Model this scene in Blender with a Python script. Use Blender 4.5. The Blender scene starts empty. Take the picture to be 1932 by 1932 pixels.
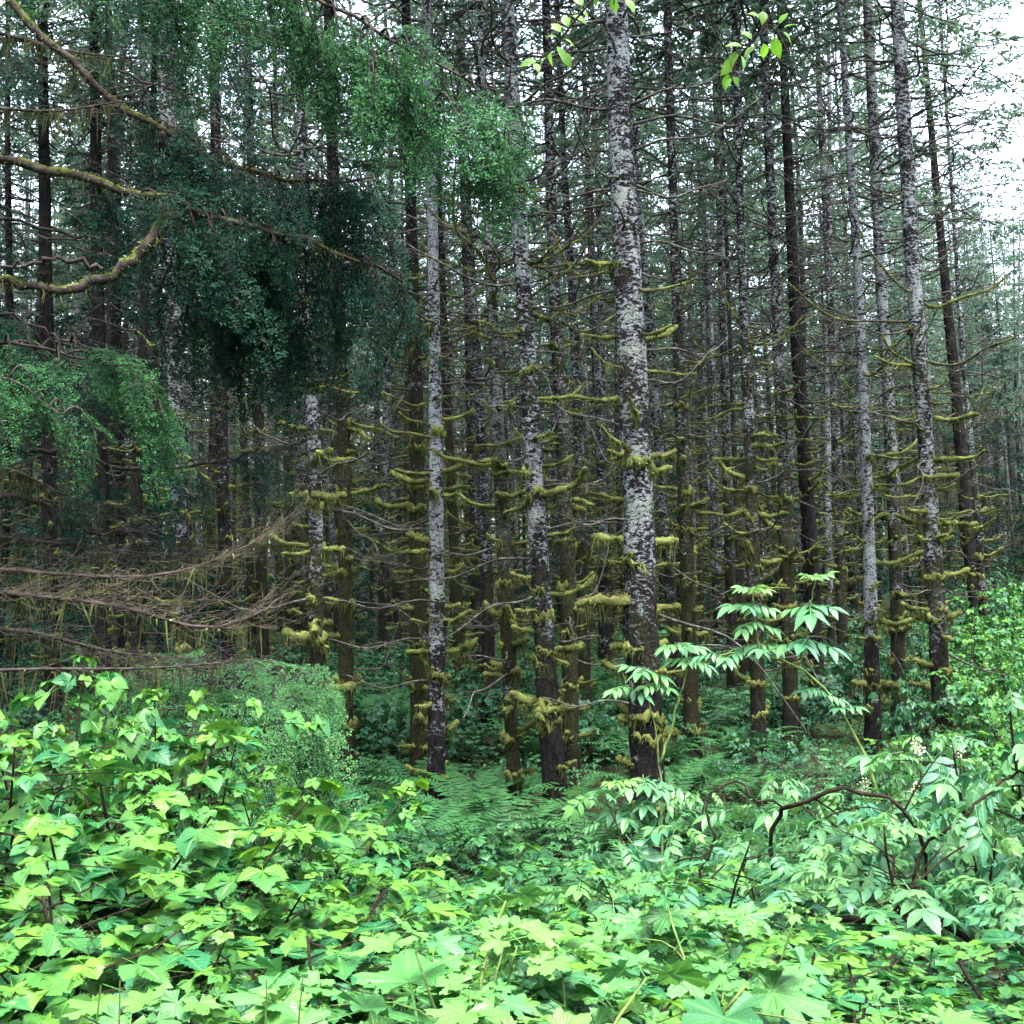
import bpy, math, random
import numpy as np
from mathutils import Matrix, Vector, noise as mnoise

SC = bpy.context.scene
COL = SC.collection
R = math.radians
rng = np.random.default_rng(11)
random.seed(5)

# ------------------------------------------------------------------ camera
CAMZ = 2.4
PITCH = R(3.4)
F = 2085.0          # focal length in units of a 1932 px wide picture
CP, SP = math.cos(PITCH), math.sin(PITCH)

def at(px, py, d):
    """world point seen at (px, py) of the 1932 px picture at depth d (metres along +Y)"""
    rx, ry = (px - 966.0) / F, (966.0 - py) / F
    wx, wy, wz = rx, CP - ry * SP, SP + ry * CP
    s = d / wy
    return np.array([wx * s, d, CAMZ + wz * s])

def project(p):
    x, y, z = p[0], p[1], p[2] - CAMZ
    yc = y * CP + z * SP
    zc = -y * SP + z * CP
    return 966 + F * x / yc, 966 - F * zc / yc

def px2m(w, d):
    return w / F * d

def ground(x, y):
    x = np.asarray(x, float); y = np.asarray(y, float)
    t = np.clip((6.2 - y) / 4.4, 0, 1)
    e = 0.95 * t * t * (3 - 2 * t)
    far = np.clip((y - 14) / 40, 0, 1)
    und = 0.10 * np.sin(x * 0.9 + 1.3) * np.sin(y * 0.7 + 0.4) + 0.06 * np.sin(x * 2.3 + y * 1.7)
    rise = 0.9 * np.clip((x - 5 - 0.1 * y) / 8, 0, 1) * np.clip((y - 9) / 8, 0, 1)
    dip = 0.34 * np.exp(-((y - 10.2) / 3.6) ** 2)
    return e + und * (1 - .5 * np.exp(-((y - 10.2) / 3.6) ** 2)) + 0.25 * far + rise - dip

# ------------------------------------------------------------------ scene graph helpers
def tag(o, label=None, cat=None, group=None, kind=None):
    if label: o['label'] = label
    if cat: o['category'] = cat
    if group: o['group'] = group
    if kind: o['kind'] = kind
    return o

def empty(name, loc, label, cat, group=None):
    o = bpy.data.objects.new(name, None)
    o.empty_display_size = 0.2
    o.location = tuple(float(v) for v in loc)
    COL.objects.link(o)
    return tag(o, label, cat, group)

def link(name, me, parent=None):
    o = bpy.data.objects.new(name, me)
    COL.objects.link(o)
    if parent is not None:
        o.parent = parent
    return o

def copy_tree(o, parent=None):
    c = o.copy(); COL.objects.link(c)
    if parent is not None:
        c.parent = parent
        c.matrix_parent_inverse = o.matrix_parent_inverse
    for ch in list(o.children):
        copy_tree(ch, c)
    return c

def nrm(v):
    v = np.asarray(v, float)
    return v / np.maximum(np.linalg.norm(v, axis=-1, keepdims=True), 1e-9)

class MB:
    """collects triangles and quads; lc = (u, v, tint) per vertex"""
    def __init__(self):
        self.V, self.T, self.Q, self.L, self.n = [], [], [], [], 0
    def add(self, v, tris=None, quads=None, lc=None, tint=0.5):
        v = np.asarray(v, float).reshape(-1, 3)
        if lc is None:
            lc = np.zeros((len(v), 3)); lc[:, 2] = tint
        self.V.append(v); self.L.append(lc)
        if tris is not None and len(tris): self.T.append(np.asarray(tris) + self.n)
        if quads is not None and len(quads): self.Q.append(np.asarray(quads) + self.n)
        self.n += len(v)
    def data(self):
        V = np.concatenate(self.V) if self.V else np.zeros((0, 3))
        L = np.concatenate(self.L) if self.L else np.zeros((0, 3))
        T = np.concatenate(self.T) if self.T else np.zeros((0, 3), int)
        Q = np.concatenate(self.Q) if self.Q else np.zeros((0, 4), int)
        return V, L, T, Q

def make_mesh(name, parts, smooth=True, origin=None):
    """parts: list of (MB, material)"""
    Vs, Ls, loops, starts, tots, mats, n, nl = [], [], [], [], [], [], 0, 0
    me = bpy.data.meshes.new(name)
    for i, (mb, mat) in enumerate(parts):
        V, L, T, Q = mb.data()
        Vs.append(V); Ls.append(L)
        for A, k in ((T, 3), (Q, 4)):
            if len(A):
                loops.append((A + n).ravel())
                starts.append(nl + k * np.arange(len(A)))
                tots.append(np.full(len(A), k)); mats.append(np.full(len(A), i))
                nl += k * len(A)
        n += len(V)
        me.materials.append(mat)
    V = np.concatenate(Vs)
    if origin is not None:
        V = V - np.asarray(origin, float)
    lo = np.concatenate(loops); st = np.concatenate(starts)
    me.vertices.add(len(V)); me.vertices.foreach_set('co', V.astype(np.float32).ravel())
    me.loops.add(len(lo)); me.loops.foreach_set('vertex_index', lo.astype(np.int32))
    me.polygons.add(len(st)); me.polygons.foreach_set('loop_start', st.astype(np.int32))
    me.polygons.foreach_set('material_index', np.concatenate(mats).astype(np.int32))
    a = me.attributes.new('lc', 'FLOAT_VECTOR', 'POINT')
    a.data.foreach_set('vector', np.concatenate(Ls).astype(np.float32).ravel())
    me.update(calc_edges=True)
    if smooth:
        me.polygons.foreach_set('use_smooth', np.ones(len(st), bool))
    return me

# ------------------------------------------------------------------ geometry helpers
def frames(P):
    t = nrm(np.gradient(P, axis=0))
    m = np.abs(t.mean(axis=0))
    ref = np.zeros(3); ref[int(np.argmin(m))] = 1.0
    a = nrm(np.cross(t, ref)); b = np.cross(t, a)
    return t, a, b

def tube(mb, P, Rr, k=6, rough=0.0, tint=0.5, rg=rng, squash=None):
    P = np.asarray(P, float); n = len(P)
    Rr = np.broadcast_to(np.asarray(Rr, float), (n,))
    t, a, b = frames(P)
    th = np.arange(k) / k * 2 * math.pi
    rr = Rr[:, None] * (1 + (rough * rg.standard_normal((n, k)) if rough else 0))
    V = P[:, None, :] + rr[..., None] * (np.cos(th)[None, :, None] * a[:, None, :] + np.sin(th)[None, :, None] * b[:, None, :])
    V = V.reshape(-1, 3)
    i = np.arange(n - 1)[:, None] * k; j = np.arange(k)[None, :]; j2 = (j + 1) % k
    q = np.stack([i + j, i + j2, i + k + j2, i + k + j], axis=-1).reshape(-1, 4)
    V = np.concatenate([V, P[:1] - t[:1] * Rr[0] * .4, P[-1:] + t[-1:] * Rr[-1] * .8])
    c0, c1 = n * k, n * k + 1
    jj = np.arange(k)
    tr = np.concatenate([np.stack([np.full(k, c0), (jj + 1) % k, jj], 1),
                         np.stack([np.full(k, c1), (n - 1) * k + jj, (n - 1) * k + (jj + 1) % k], 1)])
    mb.add(V, tr, q, tint=tint)

def smooth_path(pts, n):
    pts = np.asarray(pts, float)
    s = np.concatenate([[0], np.cumsum(np.linalg.norm(np.diff(pts[:, :3], axis=0), axis=1))])
    u = np.linspace(0, s[-1], n)
    out = np.stack([np.interp(u, s, pts[:, k]) for k in range(pts.shape[1])], 1)
    for _ in range(2):
        o = out.copy(); o[1:-1] = .25 * out[:-2] + .5 * out[1:-1] + .25 * out[2:]; out = o
    return out

def fuzz(mb, P, Rr, count, length, width, rg=rng, gravity=0.25, under=0.0, ulen=0.08):
    """thin triangles standing off a tube: moss hair; 'under' is the share that hangs as strands"""
    P = np.asarray(P, float); n = len(P)
    Rr = np.broadcast_to(np.asarray(Rr, float), (n,))
    t, a, b = frames(P)
    f = rg.random(count) * (n - 1.001); i = f.astype(int); w = (f - i)[:, None]
    c = P[i] * (1 - w) + P[i + 1] * w
    r = (Rr[i] * (1 - w[:, 0]) + Rr[i + 1] * w[:, 0])[:, None]
    th = rg.random(count) * 2 * math.pi
    nn = np.cos(th)[:, None] * a[i] + np.sin(th)[:, None] * b[i]
    hang = rg.random(count) < under
    nn[hang, 2] = -np.abs(nn[hang, 2])
    base = c + nn * r * .9
    d = nrm(nn + .55 * rg.standard_normal((count, 3)))
    d[:, 2] -= gravity
    d[hang] = np.array([0, 0, -1.0]) + .16 * rg.standard_normal((int(hang.sum()), 3))
    ln = length * (.5 + rg.random(count)); ln[hang] = ulen * (.25 + 1.2 * rg.random(int(hang.sum())) ** 2)
    side = nrm(np.cross(d, rg.standard_normal((count, 3)))) * (width * (.6 + .8 * rg.random(count)))[:, None]
    V = np.stack([base - side, base + side, base + d * ln[:, None]], 1).reshape(-1, 3)
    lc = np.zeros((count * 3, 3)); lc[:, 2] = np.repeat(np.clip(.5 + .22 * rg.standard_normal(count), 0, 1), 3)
    lc[np.repeat(hang, 3), 2] *= .35  # hanging strands darker: dead moss brown, plus underside shade put into the tint
    mb.add(V, np.arange(count * 3).reshape(-1, 3), lc=lc)

def strips(mb, B, D, W, rg=rng, up=0.6, tint=None):
    """diamond shaped twig strips: B base (N,3), D direction*length (N,3), W width (N)"""
    N = len(B)
    nrmv = nrm(np.array([0, 0, 1.0]) * up + rg.standard_normal((N, 3)) * (1 - up))
    s = nrm(np.cross(D, nrmv)) * (np.asarray(W) * .5 * np.ones(N))[:, None]
    V = np.stack([B, B + D * .4 + s, B + D, B + D * .4 - s], 1).reshape(-1, 3)
    lc = np.zeros((N * 4, 3))
    lc[:, 2] = np.repeat(tint if tint is not None else rg.random(N), 4)
    lc[:, 1] = np.tile([0, .4, 1, .4], N)
    mb.add(V, quads=np.arange(N * 4).reshape(-1, 4), lc=lc)

# leaf templates ------------------------------------------------------
def leaflet(n=7, W=.34, teeth=.10, sag=.16, fold=.28, peak=.42, tipsharp=1.0):
    """single leaf blade from (0,0,0) to (1,0,z): verts, tris, lc"""
    def w(t):
        t = np.clip(t, 0, 1)
        a = np.power(t / peak, .75) if t < peak else None
        if t < peak: return W * math.sin(min(1, a) * math.pi / 2)
        u = (t - peak) / (1 - peak)
        return W * max(0.0, (1 - u ** 1.5)) ** tipsharp
    V, Lc, T = [], [], []
    def put(x, y, u):
        V.append((x, y, fold * abs(y) - sag * x * x + .0))
        Lc.append((u, x, 0)); return len(V) - 1
    mid = [put(i / n, 0, 0) for i in range(n + 1)]
    for sgn in (1, -1):
        notch = [put(i / n, sgn * w(i / n) * (1 - teeth * .6), sgn) if 0 < i else mid[0] for i in range(n)] + [mid[n]]
        for i in range(n):
            tt = (i + .72) / n
            th = put(min(1, tt), sgn * (w(tt) * (1 + teeth * (.6 if i % 2 else 1.3)) + .004), sgn)
            tri = [(mid[i], notch[i], th), (mid[i], th, mid[i + 1]), (mid[i + 1], th, notch[i + 1])]
            for a, b, c in tri:
                if len({a, b, c}) == 3:
                    T.append((a, b, c) if sgn < 0 else (a, c, b))
    return np.array(V), np.array(T), np.array(Lc)

def compose(pieces):
    V, T, L, n = [], [], [], 0
    for (v, t, l) in pieces:
        V.append(v); T.append(t + n); L.append(l); n += len(v)
    return np.concatenate(V), np.concatenate(T), np.concatenate(L)

def place_leaf(lf, ang, sc, off, tilt=0.0, roll=0.0):
    v, t, l = lf
    v = v * sc
    cr, sr = math.cos(roll), math.sin(roll)
    v = np.stack([v[:, 0], v[:, 1] * cr - v[:, 2] * sr, v[:, 1] * sr + v[:, 2] * cr], 1)
    ct, st = math.cos(tilt), math.sin(tilt)
    v = np.stack([v[:, 0] * ct + v[:, 2] * st, v[:, 1], -v[:, 0] * st + v[:, 2] * ct], 1)
    c, s = math.cos(ang), math.sin(ang)
    v = np.stack([v[:, 0] * c - v[:, 1] * s, v[:, 0] * s + v[:, 1] * c, v[:, 2]], 1) + np.asarray(off, float)
    return v, t, l

def stalk(p0, p1, w=.012):
    p0 = np.asarray(p0, float); p1 = np.asarray(p1, float)
    d = nrm(p1 - p0); s = nrm(np.cross(d, [0, 0, 1.0])) * w; u = np.array([0, 0, w])
    v = np.stack([p0 + s, p0 - s, p0 - u, p1 + s, p1 - s, p1 - u])
    t = np.array([(0, 1, 4), (0, 4, 3), (1, 2, 5), (1, 5, 4), (2, 0, 3), (2, 3, 5)])
    l = np.zeros((6, 3)); return v, t, l

def t_trifoliate(n, rg):
    lf = [leaflet(n, W=.40 + .05 * rg.random(), teeth=.18, sag=.15 + .3 * rg.random(), fold=.25 + .25 * rg.random(), peak=.40) for _ in range(3)]
    A = 1.0 + .25 * rg.random()
    ps = [place_leaf(lf[0], .1 * rg.standard_normal(), 1.0, (.10, 0, 0), .15 * rg.random()),
          place_leaf(lf[1], A, .82, (0, .02, 0), .2 * rg.random(), -.2 * rg.random()),
          place_leaf(lf[2], -A, .80, (0, -.02, 0), .2 * rg.random(), .2 * rg.random()),
          stalk((-.55, 0, .02), (.1, 0, 0))]
    return compose(ps)

def t_pinnate(n, rg):
    lf = lambda: leaflet(n, W=.19 + .03 * rg.random(), teeth=.05, sag=.18 + .12 * rg.random(), fold=.25, peak=.45, tipsharp=1.0)
    ps = [place_leaf(lf(), 0, .50, (.52, 0, -.05), .15)]
    for x, sc in ((.5, .46), (.27, .43), (.06, .36)):
        for s in (1, -1):
            ps.append(place_leaf(lf(), s * (.85 + .25 * rg.random()), sc * (.9 + .2 * rg.random()), (x, s * .01, -.05 * x * 2), .15 + .2 * rg.random(), -s * .15))
    ps.append(stalk((-.2, 0, .03), (.52, 0, -.05), .009))
    return compose(ps)

def t_simple(n, rg):
    return compose([place_leaf(leaflet(n, W=.30, teeth=.06, sag=.15 + .2 * rg.random(), fold=.25, peak=.48), 0, 1, (0, 0, 0)), stalk((-.25, 0, .02), (0, 0, 0), .012)])

def t_palmate(n, rg):
    """broad five-lobed leaf, unit = about its length; petiole joins at the origin"""
    lobes = [(0, 1.0), (.95, .86), (-.95, .86), (1.95, .62), (-1.95, .62)]
    N = 9 * n
    th = np.linspace(-2.75, 2.75, N)
    r = np.zeros(N); u = np.zeros(N)
    for a, l in lobes:
        x = np.abs(th - a)
        v = l * (1 - .52 * np.clip(x / .50, 0, 1) ** 1.25)
        m = v > r
        r = np.maximum(r, v); u = np.where(m, th - a, u)
    r = r * .62 * (1 + .045 * np.where(np.arange(N) % 2 == 0, 1, -1))
    V = [(0, 0, 0)]; L = [(0, 0, 0)]
    rings = (.35, .7, 1.0)
    ph = rg.random() * 6
    for f in rings:
        for k in range(N):
            rr = r[k] * f
            z = .10 * f - .30 * (rr) ** 2 + .05 * f * math.cos(u[k] * 9) + .03 * f * math.sin(3 * th[k] + ph)
            V.append((rr * math.cos(th[k]) , rr * math.sin(th[k]), z)); L.append((u[k] * 2.0 * f, f, 0))
    T = []
    for k in range(N - 1):
        T.append((0, 1 + k, 2 + k))
    for g in range(len(rings) - 1):
        b0, b1 = 1 + g * N, 1 + (g + 1) * N
        for k in range(N - 1):
            T += [(b0 + k, b1 + k, b1 + k + 1), (b0 + k, b1 + k + 1, b0 + k + 1)]
    return compose([(np.array(V), np.array(T), np.array(L)), stalk((-.5, 0, -.35), (0, 0, 0), .012)])

def put_leaves(mb, tmpls, pos, d, nup, size, tint, rg=rng):
    """stamp leaf templates at pos (N,3) pointing along d with upper side towards nup"""
    pos = np.asarray(pos); N = len(pos)
    d = nrm(d); s = nrm(np.cross(nup, d)); nn = np.cross(d, s)
    which = rg.integers(0, len(tmpls), N)
    for k, (v, t, l) in enumerate(tmpls):
        m = np.nonzero(which == k)[0]
        if not len(m): continue
        P = pos[m][:, None, :] + size[m][:, None, None] * (v[None, :, 0:1] * d[m][:, None, :] + v[None, :, 1:2] * s[m][:, None, :] + v[None, :, 2:3] * nn[m][:, None, :])
        tt = (t[None] + (np.arange(len(m)) * len(v))[:, None, None]).reshape(-1, 3)
        ll = np.repeat(l[None], len(m), 0).copy(); ll[:, :, 2] = tint[m][:, None]
        mb.add(P.reshape(-1, 3), tt, lc=ll.reshape(-1, 3))
# ------------------------------------------------------------------ materials
def new_mat(name):
    m = bpy.data.materials.new(name); m.use_nodes = True
    nt = m.node_tree; nt.nodes.clear()
    out = nt.nodes.new('ShaderNodeOutputMaterial')
    return m, nt, out

class G:
    """small node-graph helper"""
    def __init__(self, nt): self.nt = nt
    def n(self, typ, **kw):
        x = self.nt.nodes.new(typ)
        for k, v in kw.items():
            if k.startswith('_'): setattr(x, k[1:], v)
        for k, v in kw.items():
            if not k.startswith('_'): self.set(x, k, v)
        return x
    def set(self, x, key, v):
        s = x.inputs[int(key[1:])] if key[0] == 'i' and key[1:].isdigit() else x.inputs[key.replace('_', ' ')]
        if isinstance(v, bpy.types.NodeSocket): self.nt.links.new(v, s)
        elif isinstance(v, (tuple, list)) and s.type == 'RGBA' and len(v) == 3: s.default_value = (*v, 1)
        else: s.default_value = v
    def math(self, op, a, b=0.0, c=0.0, clamp=False):
        return self.n('ShaderNodeMath', _operation=op, _use_clamp=clamp, i0=a, i1=b, i2=c).outputs[0]
    def step(self, v, lo, hi):
        return self.n('ShaderNodeMapRange', _interpolation_type='SMOOTHSTEP', Value=v, From_Min=lo, From_Max=hi).outputs[0]
    def lin(self, v, a, b, c, d):
        return self.n('ShaderNodeMapRange', Value=v, From_Min=a, From_Max=b, To_Min=c, To_Max=d).outputs[0]
    def mix(self, f, a, b):
        x = self.nt.nodes.new('ShaderNodeMix'); x.data_type = 'RGBA'
        for s, v in ((x.inputs[0], f), (x.inputs[6], a), (x.inputs[7], b)):
            if isinstance(v, bpy.types.NodeSocket): self.nt.links.new(v, s)
            elif isinstance(v, (tuple, list)): s.default_value = (*v, 1) if len(v) == 3 else v
            else: s.default_value = v
        return x.outputs[2]
    def noise(self, vec, scale, detail=4, rough=.55, dist=0):
        return self.n('ShaderNodeTexNoise', Vector=vec, Scale=scale, Detail=detail, Roughness=rough, Distortion=dist).outputs['Fac']
    def attr(self, name, typ='GEOMETRY'):
        return self.n('ShaderNodeAttribute', _attribute_name=name, _attribute_type=typ)

def leaf_material(name, old, young, rough=.42, trans=.30, veins=True, spec=.35, var=.25, tcol=None):
    m, nt, out = new_mat(name); g = G(nt)
    a = g.attr('lc'); sep = g.n('ShaderNodeSeparateXYZ', Vector=a.outputs['Vector'])
    u, v, t = sep.outputs
    geo = g.n('ShaderNodeNewGeometry'); isl = geo.outputs['Random Per Island']
    oi = g.n('ShaderNodeObjectInfo')
    tt = g.math('ADD', t, g.math('MULTIPLY', g.math('SUBTRACT', isl, .5), var))
    tt = g.math('ADD', tt, g.math('MULTIPLY', g.math('SUBTRACT', oi.outputs['Random'], .5), .12), clamp=True)
    col = g.mix(tt, old, young)
    hsv = g.n('ShaderNodeHueSaturation', Hue=g.math('ADD', .49, g.math('MULTIPLY', g.math('FRACT', g.math('MULTIPLY', isl, 7.13)), .02)),
              Saturation=1.0, Value=g.math('ADD', .80, g.math('MULTIPLY', g.math('FRACT', g.math('MULTIPLY', isl, 3.7)), .4)), Color=col)
    col = hsv.outputs['Color']
    bump = None
    if veins:
        au = g.math('ABSOLUTE', u)
        mid = g.math('SUBTRACT', 1, g.step(au, .0, .12))
        ph = g.math('FRACT', g.math('SUBTRACT', g.math('MULTIPLY', v, 7.0), g.math('MULTIPLY', au, 2.2)))
        tri = g.math('ABSOLUTE', g.math('SUBTRACT', ph, .5))
        side = g.math('MULTIPLY', g.step(tri, .36, .5), .7)
        ve = g.math('MAXIMUM', mid, side)
        col = g.mix(g.math('MULTIPLY', ve, .42), col, (min(1, young[0] * 1.3), min(1, young[1] * 1.25), young[2] * 1.8))
        bump = g.n('ShaderNodeBump', Strength=.55, Distance=.004, Height=g.math('SUBTRACT', 1, ve)).outputs[0]
    p = g.n('ShaderNodeBsdfPrincipled', Base_Color=col, Roughness=rough)
    p.inputs['Specular IOR Level'].default_value = spec
    tr = g.n('ShaderNodeBsdfTranslucent', Color=g.n('ShaderNodeHueSaturation', Hue=.488, Saturation=1.05, Value=1.5, Color=col).outputs['Color'])
    if bump is not None:
        nt.links.new(bump, p.inputs['Normal'])
    mx = g.n('ShaderNodeMixShader', Fac=trans, i1=p.outputs[0], i2=tr.outputs[0])
    nt.links.new(mx.outputs[0], out.inputs[0])
    return m

def twig_material(name, c1, c2, scale=30, lich=None, rough=.85):
    m, nt, out = new_mat(name); g = G(nt)
    co = g.n('ShaderNodeTexCoord').outputs['Object']
    f = g.step(g.noise(co, scale, 5, .65), .35, .68)
    col = g.mix(f, c1, c2)
    if lich is not None:
        col = g.mix(g.step(g.noise(co, scale * .45, 4, .7), .52, .60), col, lich)
    p = g.n('ShaderNodeBsdfPrincipled', Base_Color=col, Roughness=rough,
            Normal=g.n('ShaderNodeBump', Strength=.5, Distance=.006, Height=f).outputs[0])
    p.inputs['Specular IOR Level'].default_value = .02
    nt.links.new(p.outputs[0], out.inputs[0])
    return m

def moss_material(name, c1, c2, c3, trans=.22):
    m, nt, out = new_mat(name); g = G(nt)
    co = g.n('ShaderNodeTexCoord').outputs['Object']
    a = g.attr('lc'); t = g.n('ShaderNodeSeparateXYZ', Vector=a.outputs['Vector']).outputs[2]
    oi = g.n('ShaderNodeObjectInfo').outputs['Random']
    f = g.step(g.noise(co, 7, 4, .6), .35, .65)
    col = g.mix(f, c1, c2)
    col = g.mix(g.math('MULTIPLY', g.step(g.math('ADD', g.noise(co, 2.3, 2, .5), g.math('MULTIPLY', oi, .3)), .58, .85), .7), col, c3)
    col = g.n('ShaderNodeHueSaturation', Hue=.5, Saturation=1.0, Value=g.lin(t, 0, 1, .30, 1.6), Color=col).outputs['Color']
    d = g.n('ShaderNodeBsdfDiffuse', Color=col, Roughness=.5,
            Normal=g.n('ShaderNodeBump', Strength=.8, Distance=.012, Height=g.noise(co, 70, 4, .7)).outputs[0])
    tr = g.n('ShaderNodeBsdfTranslucent', Color=col)
    nt.links.new(g.n('ShaderNodeMixShader', Fac=trans, i1=d.outputs[0], i2=tr.outputs[0]).outputs[0], out.inputs[0])
    return m

def bark_material():
    m, nt, out = new_mat('conifer_bark'); g = G(nt)
    co0 = g.n('ShaderNodeTexCoord').outputs['Object']
    oi = g.n('ShaderNodeObjectInfo').outputs['Random']
    off = g.n('ShaderNodeCombineXYZ', X=g.math('MULTIPLY', oi, 37), Y=g.math('MULTIPLY', oi, 91), Z=0.0)
    co = g.n('ShaderNodeVectorMath', _operation='ADD', i0=co0, i1=off.outputs[0]).outputs[0]
    z = g.n('ShaderNodeSeparateXYZ', Vector=co0).outputs[2]
    lich = g.attr('lichen', 'OBJECT').outputs['Fac']
    moss = g.attr('moss', 'OBJECT').outputs['Fac']
    flake = g.n('ShaderNodeMapping', Vector=co, Scale=(1, 1, 1.9)).outputs[0]
    crack = g.n('ShaderNodeMapping', Vector=co, Scale=(1, 1, .28)).outputs[0]
    nb = g.math('ADD', g.math('MULTIPLY', g.noise(flake, 19, 8, .7, .6), .75), g.math('MULTIPLY', g.noise(co, 5, 3, .6), .25))
    nl = g.noise(co, 2.1, 3, .55)
    fine = g.noise(co, 60, 5, .7)
    nc = g.noise(crack, 26, 6, .7)
    # dark flaky bark
    bark = g.mix(g.step(nc, .38, .66), (.005, .0048, .0055), (.018, .0165, .016))
    bark = g.mix(g.math('MULTIPLY', g.step(fine, .5, .75), .5), bark, (.045, .041, .038))
    # pale crust lichen patches
    zz = g.math('ADD', z, g.math('MULTIPLY', g.math('SUBTRACT', nl, .5), 5.0))
    lo_ = g.lin(lich, 0, 1, 2.4, .2); hz = g.math('SMOOTH_MIN', 1.0, g.math('MAXIMUM', 0.0, g.math('DIVIDE', g.math('SUBTRACT', zz, lo_), 2.2)), .1)
    amt = g.math('MULTIPLY', lich, g.math('MULTIPLY', hz, g.lin(nl, .3, .7, .72, 1.15)))
    th = g.lin(amt, 0, 1, .66, .45)
    mask = g.step(g.math('SUBTRACT', nb, th), -.012, .03)
    lcol = g.mix(g.step(fine, .35, .7), (.095, .108, .115), (.25, .275, .29))
    lcol = g.mix(g.step(g.noise(co, 5, 3, .6), .5, .75), lcol, (.17, .20, .165))
    lcol = g.mix(g.math('MULTIPLY', g.step(g.noise(flake, 34, 4, .7), .52, .60), .75), lcol, (.04, .036, .036))
    col = g.mix(mask, bark, lcol)
    # moss film
    mm = g.math('ADD', g.noise(co, 3.4, 6, .68), g.math('MULTIPLY', moss, .42))
    hm = g.math('SUBTRACT', 1, g.step(zz, 2.6, 7.5))
    low = g.lin(g.step(z, .2, 2.6), 0, 1, -.07, 0)
    mmask = g.math('MULTIPLY', g.step(g.math('ADD', mm, low), .62, .82), hm)
    mcol = g.mix(g.step(g.noise(co, 40, 4, .7), .35, .7), (.010, .0105, .006), (.034, .035, .015))
    col = g.mix(g.math('MULTIPLY', mmask, .9), col, mcol)
    h = g.math('ADD', g.math('MULTIPLY', nb, 1.0), g.math('ADD', g.math('MULTIPLY', nc, .8), g.math('MULTIPLY', fine, .35)))
    p = g.n('ShaderNodeBsdfPrincipled', Base_Color=col, Roughness=.9,
            Normal=g.n('ShaderNodeBump', Strength=1.0, Distance=.05, Height=h).outputs[0])
    p.inputs['Specular IOR Level'].default_value = .015
    nt.links.new(p.outputs[0], out.inputs[0])
    return m

def soil_material():
    m, nt, out = new_mat('forest_soil'); g = G(nt)
    co = g.n('ShaderNodeTexCoord').outputs['Object']
    col = g.mix(g.step(g.noise(co, 1.2, 6, .65), .4, .62), (.022, .018, .012), (.03, .05, .018))
    col = g.mix(g.step(g.noise(co, 25, 4, .7), .55, .7), col, (.06, .05, .03))
    p = g.n('ShaderNodeBsdfPrincipled', Base_Color=col, Roughness=.95, Normal=g.n('ShaderNodeBump', Strength=.8, Distance=.05, Height=g.noise(co, 18, 6, .7)).outputs[0])
    p.inputs['Specular IOR Level'].default_value = .02
    nt.links.new(p.outputs[0], out.inputs[0])
    return m

M = {}
M['bark'] = bark_material()
M['soil'] = soil_material()
M['moss'] = moss_material('moss', (.040, .052, .017), (.175, .205, .062), (.090, .088, .032))
M['mossfar'] = moss_material('moss_thin', (.040, .052, .022), (.150, .178, .066), (.072, .074, .034))
M['twig'] = twig_material('dead_twig', (.018, .016, .016), (.055, .050, .045), 30, (.065, .075, .055))
M['deadtan'] = twig_material('dry_twig', (.030, .026, .020), (.090, .074, .054), 14)
M['cane'] = twig_material('shrub_cane', (.007, .006, .005), (.028, .020, .015), 25)
M['canegreen'] = twig_material('green_stem', (.06, .10, .03), (.12, .17, .05), 18)
M['darklimb'] = twig_material('hemlock_bark', (.018, .014, .014), (.05, .042, .036), 22)
M['spruce'] = leaf_material('spruce_needles', (.036, .070, .050), (.105, .150, .092), .6, .28, False, .03)
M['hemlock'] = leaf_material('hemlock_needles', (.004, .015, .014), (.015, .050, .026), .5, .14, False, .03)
M['salmon'] = leaf_material('salmonberry_leaf', (.010, .080, .028), (.085, .215, .018), .40, .20, True, .28, .45)
M['thimble'] = leaf_material('thimbleberry_leaf', (.028, .130, .042), (.072, .190, .030), .46, .20, True, .35, .25)
M['elder'] = leaf_material('elderberry_leaf', (.020, .105, .054), (.085, .21, .040), .42, .24, True, .42, .25)
M['under'] = leaf_material('understory_leaf', (.010, .048, .023), (.034, .105, .028), .42, .22, False, .18, .4)
M['fern'] = leaf_material('fern_frond', (.010, .046, .018), (.032, .098, .028), .45, .2, False, .1, .3)
M['hemmid'] = leaf_material('hemlock_needles_painted_lit', (.005, .026, .018), (.040, .125, .036), .5, .16, False, .05)  # brighter copy of the hemlock needles, the lit look put into the colour
M['hemyoung'] = leaf_material('young_hemlock_needles', (.028, .105, .050), (.095, .23, .065), .5, .2, False, .06)  # young needles, colour raised to stand in for light on the low hemlock
M['alder'] = leaf_material('alder_leaf', (.055, .165, .020), (.105, .225, .022), .4, .42, True, .3, .2)
M['grass'] = leaf_material('grass_blade', (.07, .17, .05), (.13, .22, .06), .4, .25, False, .4, .3)
M['flower'] = twig_material('cream_flower', (.30, .31, .20), (.48, .48, .36), 40)
M['greygreen'] = twig_material('beard_lichen', (.10, .12, .08), (.17, .19, .13), 20)

# ------------------------------------------------------------------ prototypes
UP = np.array([0, 0, 1.0])

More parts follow.
